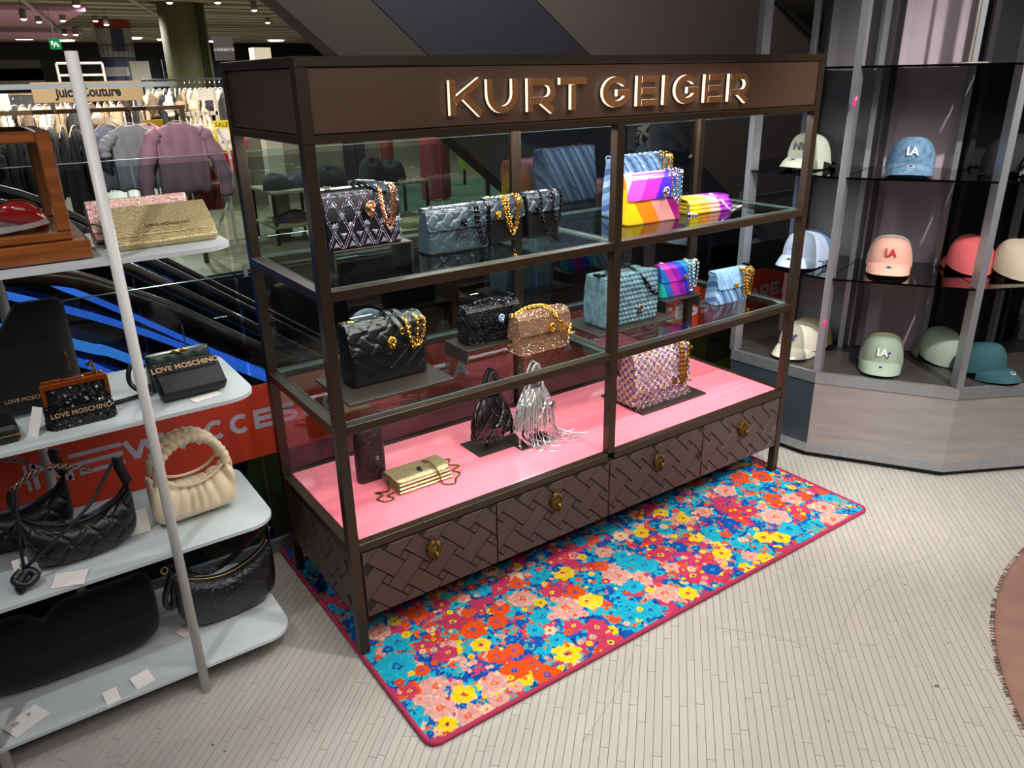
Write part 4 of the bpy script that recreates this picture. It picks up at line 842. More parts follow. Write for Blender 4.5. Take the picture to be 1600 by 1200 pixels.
def cap(label, loc, rz, m, logo=None, lm=None, brim=None, sticker='round', under=None, grp=None, nm='baseball_cap', flower=False):
    t = thing(nm, label, 'cap', loc, math.radians(rz), grp); lift = lambda y: .026-.24*y
    G = []; nu, nv = 48, 15
    for j in range(nv+1):
        v = j/nv; ring = []
        for i in range(nu):
            u = 2*PI*i/nu; r = math.cos(v*PI/2)**.56 if v < 1 else 0; z = math.sin(v*PI/2)**1.05*.112
            dd = min(u % (PI/3), PI/3-(u % (PI/3))); seam = 1-.016*math.exp(-(dd/.06)**2)*math.sin(min(1, (1-v)*3)*PI/2)
            x, y = .088*r*math.sin(u)*seam, -.098*r*math.cos(u)*seam; ring.append((x, y, lift(y)+z))
        G.append(ring)
    G = np.array(G); b = MB(); b.grid(G, cv=True); I = G*np.array([.965, .965, .975]); b.grid(I[::-1], cv=True); b.grid(np.stack([G[0], I[0]], 0)[::-1], cv=True)
    b.build('crown', m, t, True)
    MB().lathe([(.0001, .004), (.006, .003), (.008, 0)], 12, (0, 0, .1375)).build('button', m, t, True)
    g = np.zeros((25, 9, 3))
    for i in range(25):
        s_ = -1+i/12; a = s_*math.radians(70); bx_, by_ = .086*math.sin(a), -.096*math.cos(a)
        for j in range(9):
            q = j/8; L = .070*(1-abs(s_)**2.8)**.6; x = bx_*(1+.03*q*(1-abs(s_))); y = by_-L*q; z0 = lift(by_)+.001; zt = .012*(1-s_*s_)+.0035; g[i, j] = (x, y, z0*(1-q**1.15)+zt*q**1.15+.008*math.sin(q*PI)*(1-s_*s_))
    b = MB(); sheet(b, g, .003); b.build('brim', brim or m, t, True, fixn=True)
    if logo:
        text(logo, .044, lm, t, 'logo', (0, -.0945, .094), (PI/2-.26, 0, 0), ext=.0035, sp=.78 if logo == 'NY' else .66, off=.0008)
        if flower:
            f = MB()
            for x, z in ((.016, .088), (.027, .097), (.022, .081)): f.add([(x+.006*math.cos(q), -.0985+.3*(z-.085), z+.006*math.sin(q)) for q in np.linspace(0, 2*PI, 9)[:-1]], [tuple(range(8))])
            f.build('flower_print', mat('flower_print_blue', '#4a5878', .7), t)['kind'] = 'stuff'
    if sticker:
        for r_, z_, m2, nm2 in ((.0115, 0, mat('silver_sticker', '#d8dade', .3, metal=.4), 'size_sticker'), (.007, .0004, mat('sticker_print', '#26303c', .5), 'sticker_print')):
            mb = MB(); mb.lathe([(.0001, .0012), (r_, .0012), (r_+.0005, 0)], 18); mb.xf(Matrix.Translation((0.0, -.135, .0445+z_)) @ Matrix.Rotation(.47, 4, 'X') @ Matrix.Diagonal((1.25, .8, 1, 1))); mb.build(nm2, m2, t)
    return t
def cm(n, h, **k): return mat('cap_'+n, h, .85, bump=.2, bs=500, **k)
cr_, pk, sg, lb, sand = cm('cream', '#d9d2bf'), cm('pink', '#e3ab98'), cm('sage', '#93a491'), cm('light_blue', '#b3c6dc'), cm('sand', '#a9977e')
dn = mat('cap_denim', '#5d7f9b', .85, var=.4, vs=45, bump=.4, bs=200); tl = cm('teal', '#1f4a50'); co_ = cm('coral', '#c8585a'); gy = cm('grey', '#8d8680'); bk_ = cm('black', '#121214'); lg = cm('pale_green', '#b9c0ac')
lm_w, lm_r, lm_n, lm_g = cm('thread_white', '#e8e6e2'), cm('thread_red', '#c03040'), cm('thread_lilac', '#55598c'), cm('thread_grey', '#5f6a6a')
def stk(base, rz, dx, *items):
    d = Vector((-math.sin(math.radians(rz)), math.cos(math.radians(rz)), 0))   # backwards
    for i, it in enumerate(items):
        lab, m, kw = it; p = Vector(base)+d*(dx*i); cap(lab, (p.x, p.y, p.z-.0+.0004), rz, m, **kw)
stk((2.335, .30, 1.2105), -84, .045, ('pale green cap with tonal NY logo on the upper glass shelf', lg, dict(logo='NY', lm=lm_g)), ('black cap behind the pale green NY cap', bk_, dict(sticker=None)))
stk((2.40, -.105, 1.2105), -60, .04, ('washed denim cap with small white LA logo and round brim sticker', dn, dict(logo='LA', lm=lm_w)))
stk((2.285, .235, .8105), -82, .038, ('pale blue cap with tonal LA logo on the middle glass shelf', lb, dict(logo='LA', lm=cm('thread_blue', '#8ea4c0'))), ('pale blue cap nested directly behind the pale blue LA cap', lb, dict(sticker=None)), ('mid blue cap at the back of the pale blue stack', cm('mid_blue', '#5f7fa8'), dict(sticker=None)))
stk((2.445, -.06, .8105), -60, .034, ('dusty pink cap with red LA logo at the front of its stack', pk, dict(logo='LA', lm=lm_r)), ('grey-pink cap nested just behind the pink LA cap', cm('grey_pink', '#a08880'), dict(sticker=None)), ('off-white cap at the back of the pink stack', cm('off_white', '#cfcac2'), dict(sticker=None)))
stk((2.315, .225, .3990), -82, .04, ('cream cap with purple NY logo and navy round sticker on the lowest deck', cr_, dict(logo='NY', lm=lm_n)), ('cream cap nested behind the cream NY cap', cr_, dict(sticker=None)), ('beige cap third in the cream stack', sand, dict(sticker=None)), ('tan cap at the back of the cream stack', cm('tan', '#a08a60'), dict(sticker=None)))
stk((2.425, -.105, .3990), -60, .04, ('sage green cap with white LA logo and flowers on the lowest deck', sg, dict(logo='LA', lm=lm_w, flower=True)), ('darker sage cap nested behind the sage LA cap', cm('dark_sage', '#6d7c6c'), dict(sticker=None)), ('khaki cap at the back of the sage stack', cm('khaki', '#8a7a58'), dict(sticker=None)))
cap('coral red cap turned away on the middle glass shelf', (2.69, -.27, .8109), 140, co_, sticker=None); cap('beige cap turned away beside the coral cap', (2.735, -.43, .8109), 150, cm('beige', '#b3a690'), sticker=None)
cap('taupe cap turned away at the right edge behind the post', (2.78, -.46, .8109), 165, cm('taupe', '#b8aa98'), sticker=None)
cap('pale sage cap turned away at the back of the lowest deck', (2.70, -.22, .3994), 150, cm('sage_pale', '#8f9c8b'), sticker=None)
cap('dark teal cap with round sticker facing right on the lowest deck', (2.66, -.40, .3994), -2, tl)
cap('plain black cap on the upper glass shelf by the right post', (2.70, -.33, 1.2109), 60, bk_, sticker=None)
M_leo = ramp_mat('cap_leopard', ['#15120f', '#15120f', '#e8e2d2', '#e8e2d2'], 'noise', 38, .8, detail=1.)
cap('black and white leopard print cap at the right edge', (2.66, -.50, 1.2109), 10, M_leo, sticker=None)
# ------------------------------------------------------------------ white shelving rack on the left
M_wh = mat('white_powder_coat', '#bcc3c6', .45, var=.03, vs=3); M_whp = mat('white_tube', '#cfcdca', .4)
RK = thing('shelving_rack', 'white metal shelving rack with round poles and rounded shelves holding black bags', 'shelf')
def rshelf(z, x1=-.140, y0=.145, y1=.60, x0=-1.75, r=.075):
    P = [(x0, y0)]+[(x1-r+r*math.cos(a), y0+r+r*math.sin(a)) for a in np.linspace(-PI/2, 0, 8)]+[(x1-r+r*math.cos(a), y1-r+r*math.sin(a)) for a in np.linspace(0, PI/2, 8)]+[(x0, y1)]
    MB().prism(P, z-.010, z).build('shelf', M_wh, RK)
for z, y1 in ((.085, .60), (.465, .56), (.845, .56), (1.235, .56), (1.604, .40)): rshelf(z, y1=y1, x1=-.14 if z < 1.5 else -.20)
for x, y in ((-.41, .158), (-.89, .172), (-1.5, .16)): MB().tube([(x, y-.012, 0), (x, y-.012, 1.665)], .0125, 14).build('pole', M_whp, RK, True)
for x in (-.635, -1.3): MB().tube([(x, .575, 0.0), (x, .575, 1.6)], .0125, 12).build('pole', M_whp, RK, True)
for z in (.075, .455, .835, 1.225):
    for x in (-.41, -.89): MB().tube([(x, .15, z-.004), (x, .185, z-.004)], .005, 6).build('bracket', M_whp, RK)
M_vel = mat('black_velvet', '#060607', .95, sheen=.15, var=.3, vs=6); M_crc = mat('black_croc', '#0f0e11', .3, bump=.8, bs=90, spec=.6); M_wv = mat('black_woven_leather', '#121214', .38, bump=.2, bs=100)
M_crm = mat('cream_leather', '#dcc9a8', .42, var=.06, vs=6); M_tag = mat('white_card', '#e4ddd8', .7); M_ink = mat('black_ink', '#15151a', .7); M_zip = mat('pale_gold_zip', '#c9ad78', .3, metal=1.)
def card(label, loc, rot, w, h, words=(), grp=None, par=None):
    if par is None: t = thing('price_tag', label, 'tag', loc, 0, grp, rot=rot)
    else: t = bpy.data.objects.new('price_tag', None); C.objects.link(t); t.parent = par; t.location = loc; t.rotation_euler = rot
    MB().box(-w/2, w/2, -h/2, h/2, 0, .0008).build('card', M_tag, t)
    for s_, sz, x, y in words: text(s_, sz, M_ink, t, 'print', (x, y, .0009), (0, 0, 0), ext=.0001)
    return t
# crescent shoulder bags
def crescent(label, loc, rz, w, h, th, m, sag=.55, lean=0., nm='handbag', n=42, nr=36, rel=None, dip=.62, pwr=.9):
    t = thing(nm, label, 'handbag', loc, math.radians(rz)); us = np.linspace(0, 1, n)
    X = lambda u: w/2*math.sin((u-.5)*PI)*1.0
    def B(u): s_ = 2*abs(u-.5); return h*.62*(1-math.sqrt(max(0, 1-s_**2.2*.96)))
    def T(u): s_ = 2*abs(u-.5); return max(B(u)+.002, h*(dip+(1-dip)*s_**1.6)*(1 if s_ < .93 else 1))
    def TH(u): s_ = 2*abs(u-.5); return max(.0015, th/2*(1-s_**3)**.6)
    mb = pillow(us, X, T, B, TH, nr, pwr)
    if rel is not None:
        V = np.concatenate(mb.v); hgt = rel(V[:, 0], V[:, 2]); sgn = np.where(V[:, 1] < 0, -1, 1); V[:, 1] += sgn*hgt*.006*(np.abs(V[:, 1]) > .004); mb.v = [V]
    b = mb.build('body', m, t, True, fixn=True)
    return t, X, T, B, TH
Z1, Z2, Z3, Z4 = .0853, .4653, .8453, 1.2353
# black velvet bag lying/leaning on bottom shelf
t = thing('handbag', 'large soft black velvet bag with notched flap on the bottom white shelf', 'handbag', (-.70, .335, Z1), math.radians(-2), rot=(math.radians(-16), 0, math.radians(-2)))
us = np.linspace(0, 1, 50)
def vT(u): x = (u-.5)*2; return .205-.035*math.exp(-((x+.12)/.08)**2)-.05*max(0, abs(x)-.75)/.25+.012*x
def vB(u): x = (u-.5)*2; return .004+.085*abs(x)**3.2
pillow(us, lambda u: .235*math.sin((u-.5)*PI)*1., vT, vB, lambda u: max(.003, .055*(1-abs(2*u-1)**4)**.5), 26, .75).build('body', M_vel, t, True, fixn=True)
pillow(us, lambda u: .236*math.sin((u-.5)*PI), lambda u: vT(u)+.004, lambda u: vB(u)+.035+.02*(1-abs(2*u-1)), lambda u: max(.003, .059*(1-abs(2*u-1)**4)**.5), 26, .7).build('flap', M_vel, t, True, fixn=True)
card('white printed swing tag in front of the velvet bag, nearer the white pole', (-.555, .185, Z1+.006), (.35, 0, .25), .05, .045, (('- --', .008, 0, .0), ('- -', .006, .005, -.012)))
card('plain pinkish swing tag under the front of the velvet bag', (-.635, .165, Z1+.006), (.45, 0, .1), .035, .045)
card('folded white barcode label under the left end of the velvet bag', (-.83, .21, Z1+.004), (.1, 0, .5), .09, .06, (('III', .02, -.02, .01), ('II', .02, .015, .012)))
# black croc crescent on bottom shelf right
t, X, T, B, TH = crescent('glossy black crocodile-effect crescent bag on the bottom white shelf', (-.272, .33, Z1), 3, .295, .245, .085, M_crc, dip=.60)
zp = catmull([(X(u), -.006, T(u)+.001) for u in np.linspace(.12, .88, 12)], 3); MB().tube(zp, .0022, 6).build('zip', M_zip, t, True)
st_ = catmull([(X(.03), 0, T(.03)-.01), (X(.08)+.004, .02, .235), (-.05, .045, .150), (.03, .045, .16), (X(.95), .02, .25), (X(.97), 0, T(.97))], 6); P = np.array(st_); sh_ = MB(); sheet(sh_, np.stack([P+np.array([0, -.012, 0]), P+np.array([0, .012, 0])], 1), .004); sh_.build('strap', M_crc, t, True, fixn=True)
MB().tube([(X(.03)-.012+.009*math.cos(a), -.004, T(.03)-.004+.011*math.sin(a)) for a in np.linspace(0, 6.28, 12)[:-1]], .0022, 6, closed=True).build('ring', M_zip, t, True)
MB().tube(catmull([(-.14, -.005, .22), (-.165, -.01, .17), (-.175, -.01, .13), (-.16, -.012, .11), (-.15, -.01, .15), (-.14, -.008, .2)], 5), .009, 8).build('knotted_charm', M_crc, t, True)
MB().lathe([(.0001, -.014), (.011, -.012), (.013, .0), (.011, .012), (.0001, .014)], 12, (-.135, -.012, .135)).build('charm', M_crc, t, True)
text('miu', .006, M_sil, t, 'stamp', (.05, -.036, .05)) if False else None
card('white tag lying behind the left end of the crocodile-effect bag', (-.40, .33, Z1+.002), (0, 0, .4), .06, .045, (('- - -', .01, 0, 0),))
# woven crescents on second shelf
wv = lambda u, v: weave_h(u, v*1.0, .046, .20, .12)
def woven_bag(label, loc, rz, tilt=0.):
    t, X, T, B, TH = crescent(label, loc, rz, .255, .190, .085, M_wv, dip=.54, rel=wv, n=130, nr=110)
    zp = catmull([(X(u), -.012, T(u)+.0015) for u in np.linspace(.14, .86, 10)], 3); MB().tube(zp, .0045, 6).build('zip_edge', M_wv, t, True)
    MB().box(-.085, -.05, -.019, -.013, .092, .098, ch=.001).build('zip_pull', M_sil, t)
    MB().tube(catmull([(X(.05), 0, .17), (X(.05)-.004, 0, .205), (X(.10), 0, .232)], 5), .009, 8).build('strap_end', M_wv, t, True); hb = MB(); hb.tube(catmull([(X(.95), 0, .17), (X(.95)-.01, 0, .215), (X(.86), 0, .243)], 5), .013, 8); hb.build('strap_end', M_wv, t, True)
    tb = MB()
    for k in range(3):
        tb.tube([(X(.10)+.145*s_, .006*math.sin(s_*20+k*2.1), .234+.022*math.sin(s_*PI)*1.2+.006*math.cos(s_*20+k*2.1)+.01*s_) for s_ in np.linspace(0, 1.22, 34)], .0028, 5)
    tb.build('metal_handle', mat('rose_steel', '#a88c80', .22, metal=1.), t, True)
    return t
t = woven_bag('black woven leather crescent bag with twisted metal handle, front one on the second shelf', (-.60, .275, Z2), 4)
kb = MB(); kb.tube(catmull([(-.115, -.02, .235), (-.13, -.045, .17), (-.14, -.055, .1), (-.145, -.06, .05)], 6), .0045, 6); kb.tube(catmull([(.1, -.02, .24), (.02, -.055, .16), (-.07, -.062, .10), (-.14, -.06, .055)], 6), .0045, 6)
kb.tube(catmull([(-.15, -.06, .05), (-.17, -.07, .035), (-.15, -.08, .02), (-.125, -.07, .03), (-.14, -.06, .045), (-.165, -.075, .02), (-.16, -.08, .004)], 6), .010, 8); kb.build('knotted_cord', M_wv, t, True)
woven_bag('black woven leather crescent bag with twisted metal handle, rear one on the second shelf', (-.73, .43, Z2), 2)
card('white swing tag with barcode hanging from the rear woven bag', (-.745, .21, Z2+.045), (PI/2-.1, 0, .1), .032, .068, (('JW', .014, .004, -.024), ('III', .018, .004, .012), ('---', .008, -.006, -.004)))
card('white square card lying on the second shelf under the knotted cord', (-.655, .175, Z2+.004), (.1, 0, -.35), .075, .055, (('- - - - - -', .006, 0, .006),))
card('white price tag standing beside the cream bag on the second shelf', (-.468, .30, Z2+.035), (PI/2-.15, 0, .0), .05, .068, (('---- --', .008, 0, .012), ('---', .007, .01, .002), ('--', .009, -.01, -.01)))
# cream ruched bag
t = thing('handbag', 'cream pleated leather handbag with ruched round handle on the second shelf', 'handbag', (-.318, .30, Z2), math.radians(4))
us = np.linspace(0, 1, 80); w2 = .112
def cX(u): return w2*math.sin((u-.5)*PI)*1.0
def cT(u): x = abs(2*u-1); return .116+.066*x**1.6-(0 if x < .8 else (x-.8)*.12)
def cB(u): x = abs(2*u-1); return .002+.010*(1-x**2)+.055*x**5
mb = pillow(us, cX, cT, cB, lambda u: max(.004, .046*(1-abs(2*u-1)**5)**.5), 40, .85)
V = np.concatenate(mb.v); a = np.arctan2(V[:, 0], .30-V[:, 2]); f_a = np.clip((V[:, 2]-.01)/.12, 0, 1); fold = np.abs(np.sin(a*24+np.sin(a*9)))**.6; V[:, 1] += np.where(V[:, 1] < 0, 1, -1)*(1-fold)*.017*f_a*(np.abs(V[:, 1]) > .004); mb.v = [V]
mb.build('body', M_crm, t, True, fixn=True)
for y, sgn in ((-.030, 1), (.030, 2)):
    P = catmull([(-.088, y, .150), (-.086, y, .185), (-.062, y*.95, .222), (-.02, y*.9, .245), (.03, y*.9, .245), (.07, y*.95, .215), (.090, y, .175), (.090, y, .150)], 9)
    rs = [.013*(.72+.38*abs(math.sin(i*.95+sgn))) if 8 < i < len(P)-9 else .012 for i in range(len(P))]
    MB().tube(P, .012, 10, rs=rs).build('ruched_handle', M_crm, t, True)
    Q = catmull([(-.088, y, .158), (-.05, y*1.1, .128), (0, y*1.2, .117), (.05, y*1.1, .128), (.090, y, .158)], 6); MB().tube(Q, .0045, 8).build('binding', M_crm, t, True)
# third shelf: shoulder bag, sequin clutch, small wallets
t = thing('handbag', 'tall matte black shoulder bag with small gold lettering on the third shelf', 'handbag', (-.655, .36, Z3), math.radians(0))
us = np.linspace(0, 1, 30)
mb = pillow(us, lambda u: -.22+.36*u, lambda u: .115+.0*u+(.165*min(1, max(0, (u-.30)/.42))**1.3 if u < .97 else .15), lambda u: .002+.02*max(0, u-.8), lambda u: max(.006, .035*(1-abs(2*u-1)**6)**.5), 16, .8); mb.build('body', M_vel, t, True, fixn=True)
text('LOVE MOSCHINO', .013, mat('pale_gold_letters', '#d0ab86', .35, metal=.5), t, 'lettering', (.02, -.042, .055), ext=.001)
chain_mb([(.115, -.02, .09), (.118, -.024, .15)], .009, .0016, .0038).build('chain_end', M_gold, t)
t = thing('clutch_bag', 'black sequinned clasp clutch with orange metal frame and gold lettering', 'clutch bag', (-.543, .235, Z3), math.radians(3))
b = bag_body(.150, .06, .105, dt=.45, wt=.86, r=.02, nf=20, nz=14); bo = b.build('body', M_cb, t, True)
M_sq = mat('black_sequins', '#121116', .12, metal=.3, spec=.9)
def disc_cover(src, m, n=1400):
    import mathutils; me = src.data; me.calc_loop_triangles(); mb = MB(); tr = [p for p in me.loop_triangles if p.area > 1e-9]; ar = np.array([p.area for p in tr]); ar /= ar.sum(); rg = np.random.default_rng(3)
    for k in rg.choice(len(tr), n, p=ar):
        a, b, c = (me.vertices[i].co for i in tr[k].vertices); u, v = rg.random(2)
        if u+v > 1: u, v = 1-u, 1-v
        p = a+(b-a)*u+(c-a)*v; N = tr[k].normal.copy(); cc = p-Vector((0, 0, .05)); N = N if N.dot(cc) > 0 else -N
        if N.y > .3: continue
        N = (N+Vector(rg.normal(0, .35, 3))).normalized(); q = N.orthogonal().normalized(); w_ = N.cross(q); p = p+N*.0015
        mb.add([(p+q*(.0034*math.cos(t_))+w_*(.0034*math.sin(t_)))[:] for t_ in np.linspace(0, 2*PI, 7)[:-1]], [tuple(range(6))])
    o = mb.build('sequins', m, t); o['kind'] = 'stuff'
disc_cover(bo, M_sq, 2600)
M_or = mat('orange_gold_frame', '#c8632a', .22, metal=.85)
fr = MB(); fr.box(-.066, .066, -.020, -.010, .098, .112, ch=.002); fr.box(-.072, -.062, -.020, -.010, .058, .112, ch=.002); fr.box(.062, .072, -.020, -.010, .058, .112, ch=.002); fr.box(-.066, .066, .008, .016, .098, .112, ch=.002); fr.build('frame', M_or, t)
MB().box(-.022, .022, -.016, -.004, .1125, .1175, ch=.002).build('clasp', mat('rose_gold2', '#e0b090', .2, metal=1.), t)
MB().box(-.052, .052, -.0365, -.034, .026, .052, ch=.001).build('name_plate', M_cb, t); text('LOVE MOSCHINO', .0165, mat('pale_gold_letters', '#b89878'), t, 'lettering', (0, -.0368, .039), ext=.001, off=.0003)
chain_mb(catmull([(.05, 0, .112), (.048, .01, .135), (.04, .02, .128)], 8), .009, .0016, .0038).build('chain_end', M_gold, t)
t = thing('wallet', 'black zip-round wallet lying at the left edge of the third shelf', 'wallet', (-.735, .235, Z3), math.radians(4)); MB().box(-.11, .06, -.05, .05, .001, .042, ch=.008).build('body', M_blkm, t); MB().tube([(-.108, -.0505, .021), (.058, -.0505, .021)], .0022, 6).build('zip', M_gold, t)
card('white paper tag leaning against the sequinned clutch', (-.638, .215, Z3+.03), (1.1, 0, -.9), .03, .07, (('----', .006, 0, 0),))
# wallet with lettering, dark green bag behind
t = thing('wallet', 'matte black wallet with raised gold LOVE lettering at the right end of the third shelf', 'wallet', (-.280, .215, Z3+.012), math.radians(-3), rot=(math.radians(-50), 0, math.radians(3)))
b_ = MB(); b_.box(-.083, .083, -.018, .018, .001, .095, ch=.008); b_.build('body', M_blkm, t); MB().box(-.078, .074, -.0205, -.018, .062, .0935, ch=.001).build('label_band', M_blk, t)
text('LOVE MOSCHINO', .021, mat('pale_gold_letters', '#b89878'), t, 'lettering', (-.002, -.021, .076), ext=.0012, off=.0004)
t = thing('handbag', 'dark green quilted bag with gold emblem behind the black lettered wallet', 'handbag', (-.285, .34, Z3), math.radians(3)); bag_body(.165, .05, .095, dt=.6, rel=lambda u, v: np.abs(np.sin(u*90))*np.abs(np.sin(v*60)), nf=40, nz=20).build('body', mat('dark_green_leather', '#0f2a24', .3, spec=.6), t, True)
MB().tube(catmull([(-.02, -.02, .097), (-.01, -.022, .102), (0, -.022, .096), (.01, -.022, .103), (.022, -.02, .097)], 5), .0035, 6).build('emblem', M_gch, t, True)
MB().tube(catmull([(-.085, 0, .07), (-.12, -.01, .08), (-.13, -.02, .04), (-.10, -.04, .01), (-.09, -.03, .03)], 6), .006, 6).build('strap', M_blk, t, True)
t = thing('umbrella', 'folded black strap with pale printed band lying between clutch and wallet', 'strap', (-.425, .29, Z3+.0065), .1); MB().tube([(-.06, 0, 0), (.05, .01, 0)], .006, 8).build('body', M_blkm, t, True); t.name = 'folded_strap'
card('white and brown care cards lying under the lettered wallet', (-.26, .20, Z3+.001), (0, 0, .2), .075, .03)
# fourth shelf: wooden case, gold purses
M_wd = mat('varnished_wood', '#7d431b', .34, var=.3, vs=5, aniso=(1.5, 14, 14), coat=.4)
t = thing('wooden_display_case', 'varnished orange-brown wooden display case with glass front holding a red purse', 'display case', (0, 0, 0))
def wb(n, *a): MB().box(*a, ch=.003).build(n, M_wd, t)
wx0, wx1, wy0, wy1 = -1.1, -.475, .205, .50
wb('base', wx0, wx1+.03, wy0-.012, wy1+.01, 1.238, 1.280); wb('sill', wx0, wx1, wy0, wy1, 1.2815, 1.300)
wb('post', wx1-.028, wx1, wy0, wy0+.028, 1.3005, 1.512); wb('post', wx1-.028, wx1, wy1-.028, wy1, 1.3005, 1.512)
wb('rail', wx0, wx1-.0285, wy0, wy0+.026, 1.489, 1.512); wb('rail', wx0, wx1-.0285, wy1-.026, wy1, 1.489, 1.512); wb('rail', wx1-.026, wx1, wy0+.0285, wy1-.0285, 1.489, 1.512)
MB().box(wx0, wx1-.03, wy0+.010, wy0+.014, 1.301, 1.488).build('glass_front', M_glass, t)
t = thing('silk_cloth', 'pink silky cloth lining the wooden case', 'cloth', (0, 0, 0)); g = np.array([[(x, y, 1.3035+.004*math.sin(x*30)+.022*max(0, (x+.60)/.1)**2) for y in np.linspace(.225, .46, 8)] for x in np.linspace(-1.05, -.512, 22)]); mb = MB(); sheet(mb, g, -.002); mb.build('sheet', mat('pink_silk', '#c08a94', .35, sheen=.5), t, True, fixn=True)
t = thing('purse', 'small glossy red zip purse with gold tab in the wooden case', 'purse', (-.568, .30, 1.309), rot=(0, .32, .1)); 
pillow(np.linspace(0, 1, 20), lambda u: -.055+.11*u, lambda u: .045*math.sin(PI*min(.97, max(.05, u)))**.5+.012, lambda u: .002, lambda u: .02*math.sin(PI*min(.95, max(.05, u)))**.5, 14).build('body', mat('red_patent', '#a8161a', .15, coat=.5), t, True, fixn=True)
MB().tube(catmull([(-.05, 0, .03), (-.02, 0, .054), (.02, 0, .056), (.05, 0, .03)], 5), .002, 6).build('zip', M_gold, t, True); MB().box(.045, .056, -.006, .006, .0, .03, ch=.002).build('tab', M_gold, t)
t = thing('purse', 'small white purse with gold trim beside the red purse in the case', 'purse', (-.665, .28, 1.309), .1); pillow(np.linspace(0, 1, 14), lambda u: -.035+.07*u, lambda u: .045, lambda u: .002, lambda u: max(.004, .018*math.sin(PI*u)**.5), 12).build('body', mat('white_patent', '#cfc8c0', .25), t, True, fixn=True)
MB().tube(catmull([(-.03, 0, .045), (-.02, 0, .07), (.02, 0, .07), (.03, 0, .045)], 5), .002, 6).build('handle', M_gold, t, True)
M_mg = mat('crinkled_gold', '#c9b688', .30, metal=.7, bump=1., bs=220); M_mp = mat('crinkled_pink_silver', '#d9b3ac', .25, metal=.85, bump=.8, bs=160)
def wallet(nm, label, loc, rx, rz, w, h, th, m, txt=None):
    t = thing(nm, label, 'wallet', loc, rot=(math.radians(rx), 0, math.radians(rz)))
    MB().box(-w/2, w/2, -th/2, th*.1, .0, h-.004, ch=.004).build('body', m, t); MB().box(-w/2, w/2, th*.12, th*.5, .0, h-.006, ch=.004).build('back_leaf', m, t)
    MB().box(-w/2-.001, w/2+.001, -th/2-.004, -th/2-.0005, .02, h, ch=.002).build('flap', m, t)
    if txt: text(txt, .013, mat('bronze_letters', '#8a5a36', .3, metal=.8), t, 'lettering', (.01, -th/2-.0045, .045), ext=.0008)
    return t
wallet('wallet', 'large crinkled metallic gold wallet leaning on the fourth white shelf', (-.273, .235, Z4+.003), -52, 3, .232, .115, .038, M_mg, 'LOVE MOSCHINO')
wallet('wallet', 'crinkled metallic rose-silver wallet behind the gold wallet', (-.302, .37, Z4+.003), -22, 3, .235, .10, .036, M_mp)
t = thing('key_strap', 'thin black looped cord strap beside the rose-silver wallet', 'strap', (-.43, .27, Z4+.002)); MB().tube(catmull([(0, 0, .002), (-.02, 0, .03), (-.005, 0, .06), (.02, .0, .055), (.035, 0, .02), (.02, 0, .003)], 6), .0016, 5).build('cord', M_blkm, t, True)
# ------------------------------------------------------------------ balustrade with the red banner
M_bg = glass('balustrade_glass', '#d3dce2', .8, 1.45); M_ban = mat('red_banner_vinyl', '#e2452a', .38, var=.03, vs=2); M_lil = mat('lilac_letters', '#cfcce0', .4)
bb = MB(); bb.box(-3.2, 5.2, .700, .7145, .0, .055, ch=.002); struct('baseboard_back', bb, mat('grey_metal_skirting', '#70767c', .45, metal=.4))
BL = thing('glass_balustrade', 'glass balustrade along the floor edge behind the display', 'balustrade', (0, .726, 0))
for k in range(-3, 4):
    x0, x1 = -.0+1.2*k, 1.2*k+1.19
    MB().box(x0, x1, -.004, .004, .002, 1.03).build('glass_pane', M_bg, BL); MB().box(x0, x1, -.0035, .0035, 1.0305, 1.40).build('upper_pane', glass('clear_pane', '#eef3f3', .9, 1.4), BL)
    MB().box(x0, x1, -.005, .005, 1.0285, 1.0305).build('glass_edge', M_edge, BL); MB().box(x0, x1, -.004, .004, 1.4002, 1.4022).build('glass_edge', mat('pale_edge', '#a9b4b4', .3), BL)
    for s_ in (x0+.03, ): MB().box(s_-.006, s_+.006, -.012, -.0045, 1.02, 1.06).build('glass_clamp', M_st1, BL)
bn = thing('banner', 'long red vinyl banner strip lettered in lilac on the balustrade glass', 'banner', (0, .719, .386))
MB().box(-1.9, 3.15, -.001, .001, 0, .262).build('strip', M_ban, bn)
def word(s_, x0, pitch, h, parent, z=.105, wmap={}):
    x = x0
    for ch in s_:
        if ch == ' ': x += pitch*.85; continue
        wd = {'W': 1.35, 'I': .25, 'N': 1.05}.get(ch, .88)*pitch*.93; mb = MB(); t_ = .0165
        for k_, st in enumerate(letter_strokes(ch, wd, h, t_)): ribbon(mb, st, t_, -.0003*k_, .0012)
        o = mb.build('letter', M_lil, parent); o.location = (x, -.0011, z); x += wd+pitch*.13
for off in (-2.04, 0, 2.04):
    # the stylised NE: N running into long E bars
    if off > -2:
        mb = MB(); ribbon(mb, [(0, 0), (0, .085)], .009, 0, .0012); ribbon(mb, [(.02, .0), (.02, .085)], .014, 0, .0012); ribbon(mb, [(.02, .08), (.11, .006)], .016, 0, .0012); ribbon(mb, [(.11, 0), (.11, .04)], .014, 0, .0012)
        for z_, x_ in ((.078, .115), (.048, .125), (.016, .135)): ribbon(mb, [(x_, z_), (.262, z_)], .0135, 0, .0012)
        o = mb.build('letter', M_lil, bn); o.location = (off-.690, -.0011, .095)
        word('W', off-.425, .098, .072, bn)
    word('ACCESSOIRE', off-.262, .0865, .070, bn); word('AREA', off+.530, .0865, .070, bn)
